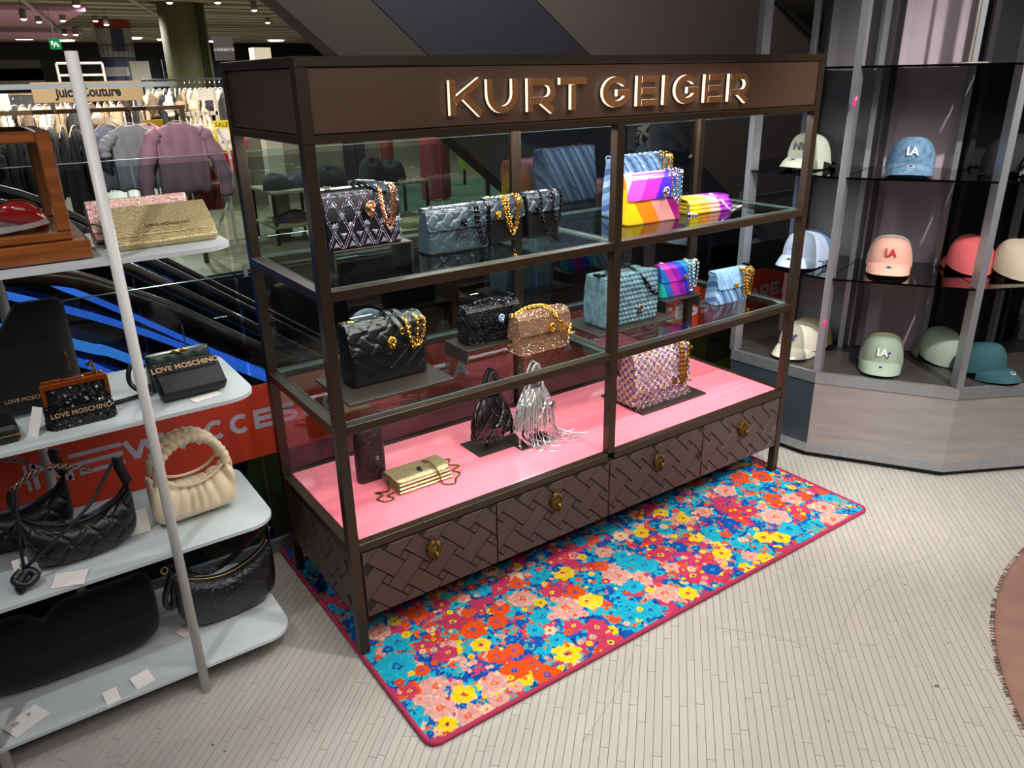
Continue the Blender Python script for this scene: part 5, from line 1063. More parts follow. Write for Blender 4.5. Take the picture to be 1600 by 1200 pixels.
# printed hoarding below the banner, on the escalator side
M_slate = mat('slate_panel', '#39424e', .4); 
ho = thing('printed_hoarding', 'dark printed hoarding below the banner with maroon, olive and yellow artwork', 'panel', (0, 1.0, 0))
MB().box(-2.2, .1, 0, .01, -.6, .44).build('slate_board', M_slate, ho); MB().box(.1, 1.40, 0, .01, -.6, .44).build('maroon_board', mat('maroon_print', '#5d3245', .45), ho); MB().box(2.31, 2.585, 0, .01, -.6, .27).build('yellow_board', mat('yellow_print', '#b8b428', .4), ho); MB().box(1.405, 2.305, 0, .01, -.6, .34).build('tan_board', mat('tan_print', '#9c8160', .5), ho); MB().box(1.405, 2.305, -.001, 0, .05, .09).build('olive_stripe', mat('olive_stripe', '#6d7228', .5), ho)
MB().box(2.59, 3.6, 0, .01, -.6, .27).build('tan_board', mat('tan_print', '#94795c', .5), ho)
M_olv = mat('olive_print', '#767a42', .5); M_nvy = mat('navy_print', '#101a3a', .5)
def blob(pts, m, y, n): mb = MB(); P = catmull(pts, 6, closed=True); mb.add([(p[0], y, p[1]) for p in [(q[0], q[1]) for q in [(a[0], a[1]) for a in P]]], [tuple(range(len(P)))]); return mb.build(n, m, ho)
blob([(.08, -.2, 0), (.07, .38, 0), (.20, .44, 0), (.42, .43, 0), (.40, .37, 0), (.24, .37, 0), (.17, .28, 0), (.15, .0, 0)], M_olv, -.001, 'olive_shape')
blob([(-.20, -.1, 0), (-.16, .30, 0), (-.04, .42, 0), (.04, .40, 0), (.06, .1, 0), (.0, -.2, 0)], M_olv, -.001, 'olive_shape'); blob([(-.16, -.05, 0), (-.13, .28, 0), (-.02, .36, 0), (.03, .30, 0), (-.02, .14, 0), (-.03, -.1, 0)], M_nvy, -.0016, 'navy_shape')
text('AND', .045, M_ink, ho, 'print', (2.66, -.001, .185), (PI/2, 0, 0)); text('Co', .075, M_ink, ho, 'print', (2.82, -.001, .155), (PI/2, 0, 0)); MB().box(2.40, 3.5, -.001, 0, -.06, .045).build('yellow_stripe', mat('bright_yellow_print', '#d8dc20', .5), ho)

# ------------------------------------------------------------------ escalators in the void
M_rub = mat('black_rubber', '#121012', .35); M_brn = mat('brown_rubber', '#33201a', .3, coat=.3); M_led = mat('blue_led', '#3c78d0', .4, emit='#5a9cf0', es=1.7); M_cyl = mat('cyan_led', '#58b8ff', .4, emit='#70c8ff', es=1.7)
M_esg = glass('escalator_glass', '#b4c2da', .6, 1.5); M_trd = mat('escalator_tread', '#1b1c22', .5, metal=.4)
def smooth(P): return catmull([(p[0], 0, p[1]) for p in P], 6)
def escalator(label, y0, y1, HP, leds, m_h, below=.85, grp=None):
    t = thing('escalator', label, 'escalator', (0, 0, 0), 0, grp); S_ = smooth(HP)
    for y in (y0, y1):
        MB().tube([(p[0], y, p[2]) for p in S_], .032, 10).build('handrail', m_h, t, True)
        G = np.array([[(p[0], y, p[2]-.03) for p in S_], [(p[0], y, p[2]-below) for p in S_]]); mb = MB(); mb.grid(G); mb.grid(G+np.array([0, .008, 0])); mb.build('glass_panel', M_esg, t)
        for i in range(3, len(S_), 9): p = S_[i]; MB().box(p[0]-.0015, p[0]+.0015, y-.002, y+.010, p[2]-below, p[2]-.03).build('glass_joint', M_st1, t)
        G = np.array([[(p[0], y-.03, p[2]-below) for p in S_], [(p[0], y+.06, p[2]-below) for p in S_], [(p[0], y+.06, p[2]-below-.5) for p in S_], [(p[0], y-.03, p[2]-below-.5) for p in S_]]); mb = MB(); mb.grid(G, cu=True); mb.build('skirt', M_rub, t)
    for P, y, m, th in leds:
        Q = smooth(P); G = np.array([[(p[0], y, p[2]+th) for p in Q], [(p[0], y, p[2]) for p in Q], [(p[0], y+.02, p[2]) for p in Q], [(p[0], y+.02, p[2]+th) for p in Q]]); mb = MB(); mb.grid(G, cu=True); mb.build('light_strip', m, t)
    x = S_[0][0]; k = 0; xs = [p[0] for p in S_]; zs = [p[2] for p in S_]
    while x < S_[-1][0]-.3 and k < 26:
        z = float(np.interp(x, xs, zs))-below-.12; MB().box(x, x+.29, y0+.07, y1-.04, z-.20, z).build('step', M_trd, t); x += .30; k += 1
    return t
H1 = [(-3.2, 1.03), (-1.6, 1.03), (-.61, 1.01), (-.24, .88), (.19, .58), (1.4, -.34), (3.4, -1.86)]
escalator('near descending escalator with brown handrail and bright blue light strips', 1.3, 2.25, H1,
  [([(-3, .98), (-.9, .86), (-.62, .75), (-.14, .5), (.51, .06), (2.5, -1.3)], 2.17, M_led, .035), ([(-3, 1.06), (-.9, .98), (-.38, .735), (.144, .353), (.479, .115), (2.5, -1.3)], 2.19, M_led, .032), ([(-3, .82), (-1.0, .74), (-.65, .60), (-.34, .45), (-.06, .27), (1.5, -.9)], 2.12, M_cyl, .05), ([(-3, .74), (-1.0, .66), (-.66, .53), (-.36, .37), (-.18, .23), (1.5, -1.1)], 2.14, M_led, .04)], M_brn)
H2 = [(-3.2, 1.2), (-1.3, 1.2), (-.5, 1.08), (-.022, .791), (.192, .641), (.487, .419), (2.4, -1.02), (3.1, -1.55)]
escalator('far descending escalator with black handrails', 2.6, 3.4, H2, [([(-3, .62), (-.9, .5), (-.3, .22), (1.2, -.8)], 2.62, M_led, .04)], M_rub)
MB_ = MB(); 
def wbx(name, m, *a): mb = MB(); mb.box(*a); return struct(name, mb, m)
M_void = mat('void_dark', '#15161e', .6); M_far = mat('beige_floor_tile', '#7a7460', .35, var=.10, vs=1.5)
wbx('trim_1', M_void, -3.2, 9, .735, .78, -4.3, -.02); wbx('trim_2', M_void, -3.2, 16, 5.05, 5.1, -4.3, .0)
wbx('wall_void_left', M_void, -3.3, -3.2, .735, 5.1, -4.3, 0.); wbx('wall_void_right', M_void, 9, 9.1, .735, 5.05, -4.3, 1.2); wbx('floor_lower', mat('lower_floor', '#2e2422', .5, var=.4, vs=.8), -3.2, 16, .78, 5.05, -4.35, -4.3)
# far sales floor in tiles
ff = struct('floor_far', MB().box(-14, 34, 5.1, 36, -.2, -.003), mat('far_joint', '#55503f', .8)); tl_me = MB().box(-.298, .298, -.298, .298, -.003, 0, ch=.001).mesh('floor_tile', M_far); n_ = 0
for j in range(12):
    for i in range(-3, 19):
        o = bpy.data.objects.new('floor_tile', tl_me); C.objects.link(o); o.parent = ff; o.location = (.3+.6*i, 5.41+.6*j, 0); n_ += 1
mb = MB(); mb.box(-14, 34, 12.35, 36, -.0028, 0); o = mb.build('far_tiling', M_far, ff); o['kind'] = 'stuff'
# far balustrade
t = thing('far_balustrade', 'distant glass balustrade on the far side of the escalator void', 'balustrade', (0, 5.12, 0))
for k in range(-2, 6): MB().box(-.9+1.4*k, -.9+1.4*k+1.38, -.004, .004, .02, 1.0).build('glass_pane', glass('far_glass', '#dfe6e6', .6, 1.3), t)
MB().box(-3.7, 7.5, -.012, .012, 0, .05).build('shoe_rail', M_dkp, t)

# ------------------------------------------------------------------ rising escalator cladding behind the display
EC = thing('escalator_cladding', 'tall dark angled panels cladding the rising escalator', 'cladding', (0, 0, 0))
def clad(name, P, m, y0=2.8, y1=3.0, j=.012):
    cx = sum(p[0] for p in P)/len(P); cz = sum(p[1] for p in P)/len(P); Q = [(cx+(p[0]-cx)*(1-j*.3), cz+(p[1]-cz)*(1-j*.3)) for p in P]
    mb = MB(); mb.prism(Q, 0, y1-y0); mb.xf(Matrix(((1, 0, 0, 0), (0, 0, 1, y0), (0, 1, 0, 0), (0, 0, 0, 1)))); return mb.build(name, m, EC, fixn=True)
MC1, MC2, MC3 = mat('charcoal_olive_panel', '#4a453e', .5, var=.05, vs=1), mat('charcoal_blue_panel', '#3b3b46', .45, var=.05, vs=1), mat('taupe_panel', '#6a605c', .5, var=.05, vs=1)
clad('side_panel', [(-.60, 3.2), (1.516-1.25, 3.2), (1.92, 1.725), (2.649, 1.157), (3.9, .20), (3.5, .12), (2.532, .84), (2.054, 1.234), (1.324, 1.727)][1:] if False else [(-.45, 3.2), (.15, 3.2), (1.92, 1.725), (2.649, 1.157), (3.95, .15), (3.38, .15), (2.532, .84), (2.054, 1.234), (1.324, 1.727)], MC1, 2.8, 3.0)
clad('side_panel', [(.16, 3.2), (1.16, 3.2), (3.221, 1.733), (4.507, .853), (5.247, .324), (5.47, .15), (3.96, .15), (2.655, 1.157), (1.926, 1.725)], MC2, 2.803, 3.0)
clad('side_panel', [(1.17, 3.2), (3.6, 3.2), (5.138, 2.14), (6.016, 1.711), (6.538, 1.405), (9.0, -.1), (5.48, -.1), (5.48, .15), (4.513, .853), (3.227, 1.733)], MC3, 2.806, 3.0)
clad('lower_panel', [(3.42, .14), (5.47, .14), (5.47, -3.5), (3.42, -3.5)], MC2, 3.5, 4.6)
mb = MB(); mb.tube([(3.6, 2.79, 3.23), (5.16, 2.79, 2.17), (6.04, 2.79, 1.74), (6.56, 2.79, 1.43), (9, 2.79, -.06)], .035, 8); mb.build('edge_rail', mat('dark_edge', '#39352f', .4, metal=.4), EC, True)

# ------------------------------------------------------------------ ceilings and walls
M_cl = mat('grey_ceiling', '#8d877c', .8, var=.08, vs=.6); cl = struct('ceiling', MB().box(-14, 34, -3.4, 36, 3.2, 3.3), M_cl)
M_pc = mat('pink_lit_ceiling', '#b98bb0', .8)  # pink light on the ceiling, put into the base colour
for k in range(22):
    y = 11+k*1.0; MB().box(-6, 16, y, y+.42, 3.06-.004*(k % 3), 3.10).build('ceiling_slat', M_cl, cl)
for x0, x1, y0, y1 in ((-3, 2.2, 17, 22), (-3, 3.2, 24.5, 28.5)): MB().box(x0, x1, y0, y1, 2.96, 3.05).build('pink_lit_panel', M_pc, cl)
M_wd1 = mat('dark_store_wall', '#14151b', .6); M_wd2 = mat('grey_store_wall', '#56555a', .7); M_wd3 = mat('navy_store_wall', '#0f2338', .6)
wbx('wall_far', M_wd1, -14, 34, 35.0, 35.2, 0, 3.2); wbx('wall_left', M_wd2, -14.2, -14, -3.4, 36, -4.3, 3.2); wbx('wall_right', M_wd2, 34, 34.2, -3.4, 36, -4.3, 3.2); wbx('wall_behind_camera', mat('warm_store_wall', '#8a857f', .7), -14, 34, -3.5, -3.4, 0, 3.2)
wbx('wall_front_left', M_wd2, -3.3, -3.25, -3.2, .70, 0, 3.2) if False else None
st = thing('distant_shops', 'distant dark shop front with blue and grey bays and lit signs', 'shop front', (0, 24, 0))
def wbp(m, a, b, c, d, nm='bay'): MB().box(a, b, -.05, .05, c, d).build(nm, m, st)
wbp(M_wd2, .2, 1.9, 1.75, 2.25); wbp(mat('lit_grey_bay', '#8a8888', .7), .7, 1.9, 1.65, 2.05, 'pale_bay'); wbp(M_wd3, 3.1, 4.9, .4, 2.3); wbp(M_wd3, 5.0, 9.5, .4, 2.25); wbp(M_wd1, 9.5, 12, .4, 2.2); wbp(mat('soft_white_bay', '#a09ca0', .6), 7.6, 8.9, 1.9, 2.25, 'pale_bay')
MB().box(3.6+1.9, 4.0+1.9, -.12, -.06, 1.3, 2.1).build('blue_poster', mat('blue_lightbox', '#8fb8dc', .4, emit='#8fb8dc', es=.6), st)
text('TI', .38, mat('cyan_sign', '#9fe8f0', .4, emit='#9fe8f0', es=2.5), st, 'sign', (9.62, -.12, 2.05), (PI/2, 0, 0), ext=.02)
mb = MB(); mb.tube([(7.35, -.12, 1.75), (7.5, -.12, 1.95), (7.62, -.12, 1.80)], .09, 6).tube([(7.45, -.12, 1.72), (7.7, -.12, 1.95)], .07, 6); mb.build('bird_sign', mat('blue_sign', '#5fb0f0', .4, emit='#5fb0f0', es=1.6), st)
# pillars
t = thing('pillar', 'thick olive green round pillar with dark vertical cables', 'pillar', (3.72, 15.8, 0)); MB().lathe([(.44, 0), (.44, 3.055)], 40).build('shaft', mat('olive_paint', '#434a28', .55), t, True)
for k in range(3): MB().tube([(.17+.055*k, -.43+.02*k, 0), (.17+.055*k, -.43+.02*k, 3.05)], .010, 6).build('cable', M_rub, t)
t = thing('lighthouse_pillar', 'round pillar painted as a blue and white lighthouse with red cap', 'pillar', (3.33, 21, 0)); 
for z0, z1, m, n in ((0, 1.78, 'navy', 0), (1.79, 2.0, 'white', 0), (2.01, 2.22, 'navy', 0), (2.23, 2.88, 'white', 0), (2.89, 3.05, 'red', 0)):
    MB().lathe([(.40, z0), (.40, z1)], 32).build(m+'_band', mat('lh_'+m, dict(navy='#1e2748', white='#87878a', red='#8a1a20')[m], .6), t, True)
MB().box(-.14, .14, -.43, -.39, 2.36, 2.86).build('door', mat('lh_navy', ''), t); mb = MB()
for k in range(10): a = math.radians(200+16*k); mb.tube([(.43*math.cos(a), .43*math.sin(a), 2.23), (.43*math.cos(a), .43*math.sin(a), 2.5)], .008, 4)
mb.tube([(.43*math.cos(math.radians(a)), .43*math.sin(math.radians(a)), 2.5) for a in range(195, 350, 8)], .01, 5); mb.build('railing', M_rub, t)['kind'] = 'stuff'
t = thing('grey_pillar', 'grey squared pillar section beside the lighthouse pillar', 'pillar', (3.62, 20.2, 0)); MB().box(-.22, .22, -.1, .1, 0, 2.12).build('shaft', mat('pillar_grey', '#77756d', .7), t)
for x, m, lab in ((4.86, '#6e2830', 'dark red round pillar across the void'), (4.38, '#5f1c1c', 'narrower dark red upright behind the red pillar')):
    t = thing('red_pillar', lab, 'pillar', (x, 8+(.5 if x < 4.5 else 0), 0)); MB().lathe([(.21 if x > 4.5 else .09, 0), (.21 if x > 4.5 else .09, 3.2)], 24).build('shaft', mat('red_paint_'+m[1:], m, .5), t, True)
# ceiling lamps, tracks, exit sign
ORD_ = ['first', 'second', 'third', 'fourth', 'fifth', 'sixth', 'seventh', 'eighth']
M_lens = mat('lamp_lens', '#fff3da', .4, emit='#fff0d8', es=9.); M_lmp = mat('grey_lamp_housing', '#6a6662', .5)
LPOS = [(1.50, 18.5, 2.86), (1.89, 18.0, 2.86), (2.58, 18.5, 2.9), (2.70, 18.0, 2.8), (2.5, 22.9, 2.85), (3.08, 13.9, 2.92), (3.82, 13.6, 2.92), (4.82, 14.7, 2.9), (1.35, 13.5, 2.45), (2.35, 20, 2.70), (1.0, 16, 2.75), (6.2, 18, 2.9)]
LPOS[8] = (1.55, 13.5, 2.80)
for i, p in enumerate(LPOS):
    lt = thing('track_spotlight', 'lit track spotlight under the far ceiling, %s' % ('farthest left of its cluster', 'second from the left of its cluster', 'above the lighthouse pillar', 'right beside the lighthouse pillar', 'behind the left cluster', 'left of the green pillar top', 'right of the green pillar top', 'near the dark angled panels', 'low at the far left', 'low in front of the lighthouse pillar', 'beside the exit sign', 'far right behind the green pillar')[i], 'lamp', p, 0, 'lit spotlights under the far ceiling')
    MB().lathe([(.03, .16), (.055, .14), (.06, 0), (.055, -.01)], 14).build('housing', M_lmp, lt, True); MB().lathe([(.0001, -.035), (.04, -.028), (.055, -.008)], 14).build('lens', M_lens, lt, True); MB().tube([(0, 0, .15), (0, 0, 3.2-p[2])], .01, 6).build('stem', M_lmp, lt)
for a, b, l_ in (((-2, 18.6, 2.98), (6, 17.2, 2.98), 'pale lighting track in front of the lighthouse pillar'), ((-2, 14.1, 2.98), (7, 13.2, 2.98), 'pale lighting track across the green pillar top'), ((-1, 23, 2.98), (8, 21.5, 2.98), 'pale lighting track behind the lighthouse pillar'), ((.5, 12, 2.9), (2.6, 24, 2.9), 'pale diagonal lighting track at the far left of the ceiling'), ((1.5, 11, 2.9), (5.4, 22, 2.9), 'pale diagonal lighting track meeting the green pillar top')):
    t = thing('lighting_track', l_, 'track', (0, 0, 0), 0, 'lighting tracks under the far ceiling'); MB().tube([a, b], .028, 6).build('rail', mat('track_grey', '#a09a92', .5), t)
for i, (x, y) in enumerate(((1.2, 31.5), (2.2, 30), (3.5, 31), (5.3, 29), (6.6, 30), (8.6, 31), (10.6, 30), (10.9, 24))):
    t = thing('ceiling_downlight', ORD_[i]+' bright round downlight from the left in the far ceiling', 'lamp', (x, y, 3.04), 0, 'downlights in the far ceiling'); MB().lathe([(.0001, -.01), (.28, -.01), (.3, .02)], 16).build('lens', M_lens, t)
t = thing('exit_sign', 'small green emergency exit sign hanging from the far ceiling', 'sign', (1.535, 17, 2.37)); MB().box(-.10, .10, -.01, .01, -.10, .10).build('panel', mat('exit_green', '#0f7a4a', .4, emit='#0f8a50', es=.5), t); MB().tube([(0, 0, .1), (0, 0, .83)], .006, 5).build('rod', M_lmp, t)
mb = MB(); mb.tube([(-.03, -.012, -.06), (-.01, -.012, -.01), (.02, -.012, .03)], .012, 5).tube([(.02, -.012, .0), (.05, -.012, -.05)], .01, 5).box(-.07, -.03, -.013, -.011, -.02, .05); mb.build('running_figure', mat('exit_white', '#e8f4ec', .5, emit='#e8f4ec', es=.6), t)['kind'] = 'stuff'

# ------------------------------------------------------------------ clothes racks
M_brz = mat('bronze_tube', '#5e4a30', .4, metal=.5); M_hgr = mat('hanger_plastic', '#b8b0a4', .4)
_gm = {}
def cloth(h): return mat('fabric_'+h[1:], h, .9, var=.12, vs=12, bump=.3, bs=30)
def garment_mesh(kind):
    if kind in _gm: return _gm[kind]
    w, h, sl, sw, th = dict(coat=(.46, .66, .62, .075, .10), tee=(.40, .62, .20, .06, .06), dress=(.36, .95, .0, 0, .05), jeans=(.30, .98, 0, 0, .06), top=(.38, .58, .5, .05, .06))[kind]
    us = np.linspace(0, 1, 40); T = lambda u: -.015-.10*abs(2*u-1)**1.6; B = lambda u: -h+.01*math.sin(u*22); b = pillow(us, lambda u: w/2*math.sin((u-.5)*PI), T, B, lambda u: th/2*(1-abs(2*u-1)**6)**.5*(.75+.25*abs(math.sin(u*PI*5)))+.004, 16, .8).mesh('garment_body', cloth('#555555'), True)
    s = None
    if sl:
        s = []
        for q in (-1, 1):
            P = catmull([(q*(w/2-.05), 0, -.09), (q*(w/2+.02), 0, -.16), (q*(w/2+.05+sl*.12), -.01, -.09-sl*.6), (q*(w/2+.04+sl*.16), -.02, -.10-sl)], 6); s.append(MB().tube(P, sw, 12, rs=[sw*(.75+.35*math.sin(PI*i/len(P)))*(.9+.12*math.sin(i*1.6)) for i in range(len(P))]).mesh('sleeve', cloth('#555555'), True))
    mb = MB(); mb.tube(catmull([(-.19, 0, -.09), (-.08, 0, -.02), (0, 0, .0), (.08, 0, -.02), (.19, 0, -.09)], 4), .006, 5); hg = mb.mesh('hanger', M_hgr); mh = MB().tube([(0, 0, 0), (0, 0, .06), (.02, 0, .085), (.0, 0, .105), (-.02, 0, .09)], .003, 4).mesh('hook', M_sil)
    _gm[kind] = (b, s, hg, mh); return _gm[kind]
def garment(nm, label, kind, col, loc, rz=0, grp=None, sc=1.):
    t = thing(nm, label, 'garment', loc, math.radians(rz), grp); t.scale = (sc,)*3; b, s, hg, mh = garment_mesh(kind); m = cloth(col)
    for me, n in [(b, 'body')]+([(q, 'sleeve') for q in s] if s else []):
        o = bpy.data.objects.new(n, me); C.objects.link(o); o.parent = t; o.material_slots[0].link = 'OBJECT'; o.material_slots[0].material = m
    for me, n in ((hg, 'hanger'), (mh, 'hook')): o = bpy.data.objects.new(n, me); C.objects.link(o); o.parent = t
    return t
R1 = thing('clothes_rack', 'bronze framed clothes rack carrying the blackletter shop sign', 'clothes rack', (0, 5.9, 0))
MB().box(-1.9, 1.15, -.02, .02, 1.385, 1.42).build('rail', M_brz, R1); MB().box(1.10, 1.14, -.02, .02, 0, 1.385).build('post', M_brz, R1); MB().box(-1.9, -1.86, -.02, .02, 0, 1.385).build('post', M_brz, R1); MB().box(.70, .745, .25, .29, 0, 1.38).build('black_post', M_rub, R1)
MB().box(-.02, .78, -.20, -.18, 1.475, 1.628).build('sign_board', mat('tan_sign_board', '#b0946a', .55), R1); MB().box(.1, .12, -.19, -.02, 1.40, 1.48).build('bracket', M_brz, R1); MB().box(.66, .68, -.19, -.02, 1.40, 1.48).build('bracket', M_brz, R1)
text('Juicy Couture', .105, M_ink, R1, 'sign_lettering', (.38, -.202, 1.548), (PI/2, 0, 0), ext=.002, off=.0032, sx=.86, sp=.95)
Rz = 1.29
garment('puffer_coat', 'mauve pink padded coat hanging facing the void at the rack end', 'coat', '#8d6a7a', (1.05, 5.85, Rz), 4, sc=.95)
garment('t_shirt', 'pale grey short sleeved top left of the dark post', 'tee', '#7c7d86', (.66, 5.85, Rz), 10, sc=.9); garment('t_shirt', 'blush pink short sleeved top beside the mauve coat', 'tee', '#b59098', (.80, 6.0, Rz), 20, sc=.9)
garment('t_shirt', 'grey blue tee half hidden behind the pale grey top', 'tee', '#6a7080', (.50, 6.0, Rz), 35, sc=.9); garment('jacket', 'cream jacket hanging behind the grey tops', 'top', '#b8a28a', (.52, 6.3, Rz+.05), 20, sc=.8)
ORD = ['first', 'second', 'third', 'fourth', 'fifth', 'sixth', 'seventh', 'eighth', 'ninth', 'tenth', 'eleventh', 'twelfth', 'thirteenth', 'fourteenth', 'fifteenth', 'sixteenth', 'seventeenth', 'eighteenth', 'nineteenth', 'twentieth', 'twenty-first', 'twenty-second', 'twenty-third', 'twenty-fourth']
gc = ['#101014', '#16161c', '#1a2438', '#3a5478', '#2b3f5e', '#0e0e10', '#14181f', '#2c2a30', '#4a6488', '#121216', '#8a4a58', '#b898a0', '#7a5866']
for i in range(22):
    c_ = gc[(i*5) % 10] if i > 6 else gc[10+i % 3]
    garment('hanging_garment', ORD[i]+' garment from the left end of the bronze framed rack', ['dress', 'top', 'tee', 'jeans'][i % 4], c_, (-1.6+i*.092, 5.9+random.uniform(-.03, .03), Rz), random.uniform(60, 85), 'garments packed along the bronze rack', .95)
def rail(label, x0, x1, y, z, m, th=.012):
    t = thing('clothes_rail', label, 'clothes rack', (0, y, 0)); MB().tube([(x0, 0, z), (x1, 0, z)], th, 8).build('rail', m, t)
    for x in (x0, x1): MB().tube([(x, 0, 0), (x, 0, z)], th, 8).build('post', m, t)
rail('pale rail of beige clothes behind the bronze rack', -.6, 1.25, 8.2, 1.52, M_brz); rail('black rail of beige and dark clothes below the green pillar', 1.35, 2.35, 8.5, 1.64, M_rub)
gb = ['#a89880', '#88704f', '#b4aca0', '#5a4a3a', '#bcb4a8', '#202024', '#b8a890', '#8a7a60']
for i in range(24): garment('hanging_garment', ORD[i]+' garment from the left on the rear rail of beige clothes', ['tee', 'top', 'dress'][i % 3], gb[(i*3) % 8], (-.5+i*.072, 8.2, 1.42), random.uniform(55, 80), 'garments on the rear pale rail')
for i in range(16): garment('hanging_garment', ORD[i]+' garment from the left on the black rail below the green pillar', ['top', 'tee', 'dress'][i % 3], (gb+['#3a3c28', '#15151a'])[(i*3) % 10], (1.4+i*.058, 8.5, 1.54), random.uniform(50, 75), 'garments on the black rail')
t = thing('white_rack', 'white tubular rack holding pale lingerie and red swimwear', 'clothes rack', (0, 6.6, 0)); M_wt = mat('white_rack_paint', '#c9c4ba', .5)
MB().box(1.25, 1.62, -.015, .015, 1.30, 1.335).build('rail', M_wt, t); MB().box(1.60, 1.63, -.015, .015, 0, 1.55).build('post', M_wt, t); MB().box(1.25, 1.28, -.015, .015, 0, 1.34).build('post', M_wt, t); MB().box(1.45, 1.60, -.02, -.0, 1.44, 1.54).build('header_card', M_tag, t)
for i in range(7): garment('lingerie_top', ORD[i]+' pale lacy top from the left on the white rack', 'tee', ['#b8ac98', '#c4bcb0', '#a89880'][i % 3], (1.26+i*.045, 6.55, 1.28), 70, 'pale tops on the white rack', .8)
garment('swimsuit', 'bright red swimwear hanging at the right end of the white rack', 'tee', '#c01018', (1.60, 6.4, 1.2), 25, sc=.75); garment('swimsuit', 'red swimwear tucked behind the front red one', 'tee', '#a80e14', (1.55, 6.6, 1.12), 40, sc=.7)
t = thing('sale_sign', 'yellow SALE price board clipped to the white rack', 'sign', (1.545, 6.25, 1.13)); MB().box(-.075, .075, -.006, .006, -.15, .13).build('board', mat('sale_yellow', '#d8c81c', .5), t); MB().box(-.055, .06, -.009, -.006, -.13, .055).build('white_insert', M_tag, t); text('SALE', .06, M_ink, t, 'print', (.0, -.0075, .09), (PI/2, 0, 0)); text('€ 25', .045, M_ink, t, 'print', (.02, -.0105, -.07), (PI/2, 0, 0))
MB().box(.83, .99, .2, .208, 1.19, 1.30).build('price_card', mat('sale_yellow', ''), R1)['label'] = 'small yellow price card behind the mauve coat'; MB().tube([(.9, .2, 1.30), (.9, .02, 1.39)], .004, 5).build('card_cord', M_rub, R1)
t = thing('hoop_rack', 'bent white tube hoop of a floor rack', 'clothes rack', (0, 6.2, 0)); MB().tube(catmull([(1.48, 0, 1.2), (1.56, 0, .99), (1.55, 0, .65), (1.40, 0, .35), (1.22, 0, .05)], 8), .014, 8).build('hoop', M_wt, t, True)
t = thing('hanging_skirt', 'dark red folded skirt below the swimwear', 'garment', (1.45, 6.9, .62)); pillow(np.linspace(0, 1, 20), lambda u: -.18+.36*u, lambda u: 0, lambda u: -.28, lambda u: .03+.01*math.sin(u*30), 12).build('body', cloth('#6a2c28'), t, True)
# round logo sign and boxes far left, white post, ann sign
t = thing('counter_sign', 'pale counter sign with a dark round logo at the left edge', 'sign', (-.33, 5.0, 1.505)); MB().box(-.16, .10, -.01, .01, -.055, .05).build('board', M_tag, t); mb = MB(); mb.lathe([(.0001, 0), (.030, 0)], 20).xf(Matrix.Rotation(PI/2, 4, 'X')); o = mb.build('round_logo', mat('plum', '#3a2230', .6), t); o.location = (-.02, -.012, 0); MB().tube([(-.1, 0, -.05), (-.1, 0, -1.5)], .01, 6).build('leg', M_brz, t)
t = thing('shop_sign', 'small dark square sign with white letters above the display corner', 'sign', (1.60, 6.0, 1.885), math.radians(-12)); MB().box(-.085, .085, -.012, .012, -.10, .10).build('board', mat('dark_sign', '#34302f', .6), t); text('HANNAH N', .042, mat('sign_white', '#d0ccc8', .5), t, 'print', (0, -.013, -.01), (PI/2, 0, 0), sx=.78); MB().tube([(0, .02, -.1), (0, .02, -1.885)], .012, 6).build('post', M_rub, t)
t = thing('white_column_box', 'cream boxed column beyond the display top', 'pillar', (2.26, 7, 0)); MB().box(-.09, .09, -.08, .08, 0, 1.93).build('shaft', mat('cream_column', '#b8b2a0', .6), t)
t = thing('tube_rack', 'white tubular display frame beyond the pole', 'clothes rack', (0, 10, 0)); 
for a, b in (((.68, 1.86), (1.20, 1.86)), ((.68, 1.72), (1.20, 1.72)), ((.68, 1.86), (.68, .0)), ((1.2, 1.86), (1.2, .0))): MB().tube([(a[0], 0, a[1]), (b[0], 0, b[1])], .016, 6).build('bar', M_wt, t)
t = thing('gondola', 'dark low gondola with pale top below the far ceiling', 'counter', (.1, 14, 0)); MB().box(-2.5, 1.2, 0, .6, 0, 1.5).build('body', mat('gondola_grey', '#4a4a4e', .6), t)
# shelf units and tables across the void
def table(nm, label, x0, x1, y0, y1, zs, m, mt):
    t = thing(nm, label, 'table', (0, 0, 0))
    for z in zs: MB().box(x0, x1, y0, y1, z-.03, z, ch=.004).build('board', mt, t)
    for x in (x0+.02, x1-.02):
        for y in (y0+.02, y1-.02): MB().box(x-.015, x+.015, y-.015, y+.015, 0, max(zs)-.031).build('leg', m, t)
M_pt = mat('pale_shelf_board', '#8f8a68', .6)
table('accessory_shelf', 'black framed two tier shelf seen through the left end of the display', 1.92, 2.5, 6.2, 6.9, (.20, .55), M_rub, M_pt)
table('shoe_shelf', 'long dark shelf with black bags across the void', 2.5, 3.75, 6.2, 6.8, (.10, .52), M_rub, mat('dark_shelf_board', '#4b4838', .5))
table('low_table', 'low pale table on the far floor', 2.9, 3.7, 5.5, 6.0, (.12,), M_brz, M_pt)
random.seed(5)
def heap(nm, label, loc, w, h, d, hexc, grp=None, n=5, seed=0, cat='merchandise'):
    t = thing(nm, label, cat, loc, random.uniform(-.3, .3), grp); R_ = np.random.default_rng(seed); G = []
    for j in range(9):
        v = j/8; ring = []
        for k in range(20): a = 2*PI*k/20; rr = (math.cos(v*PI/2)**.5 if j < 8 else .0)*(1+.12*math.sin(a*3+seed)+.1*R_.random()); ring.append((w/2*rr*math.cos(a), d/2*rr*math.sin(a), h*math.sin(v*PI/2)*(1+.15*math.sin(a*2+seed))))
        G.append(ring)
    mb = MB(); mb.grid(np.array(G), cv=True); mb.build('body', cloth(hexc), t, True); return t
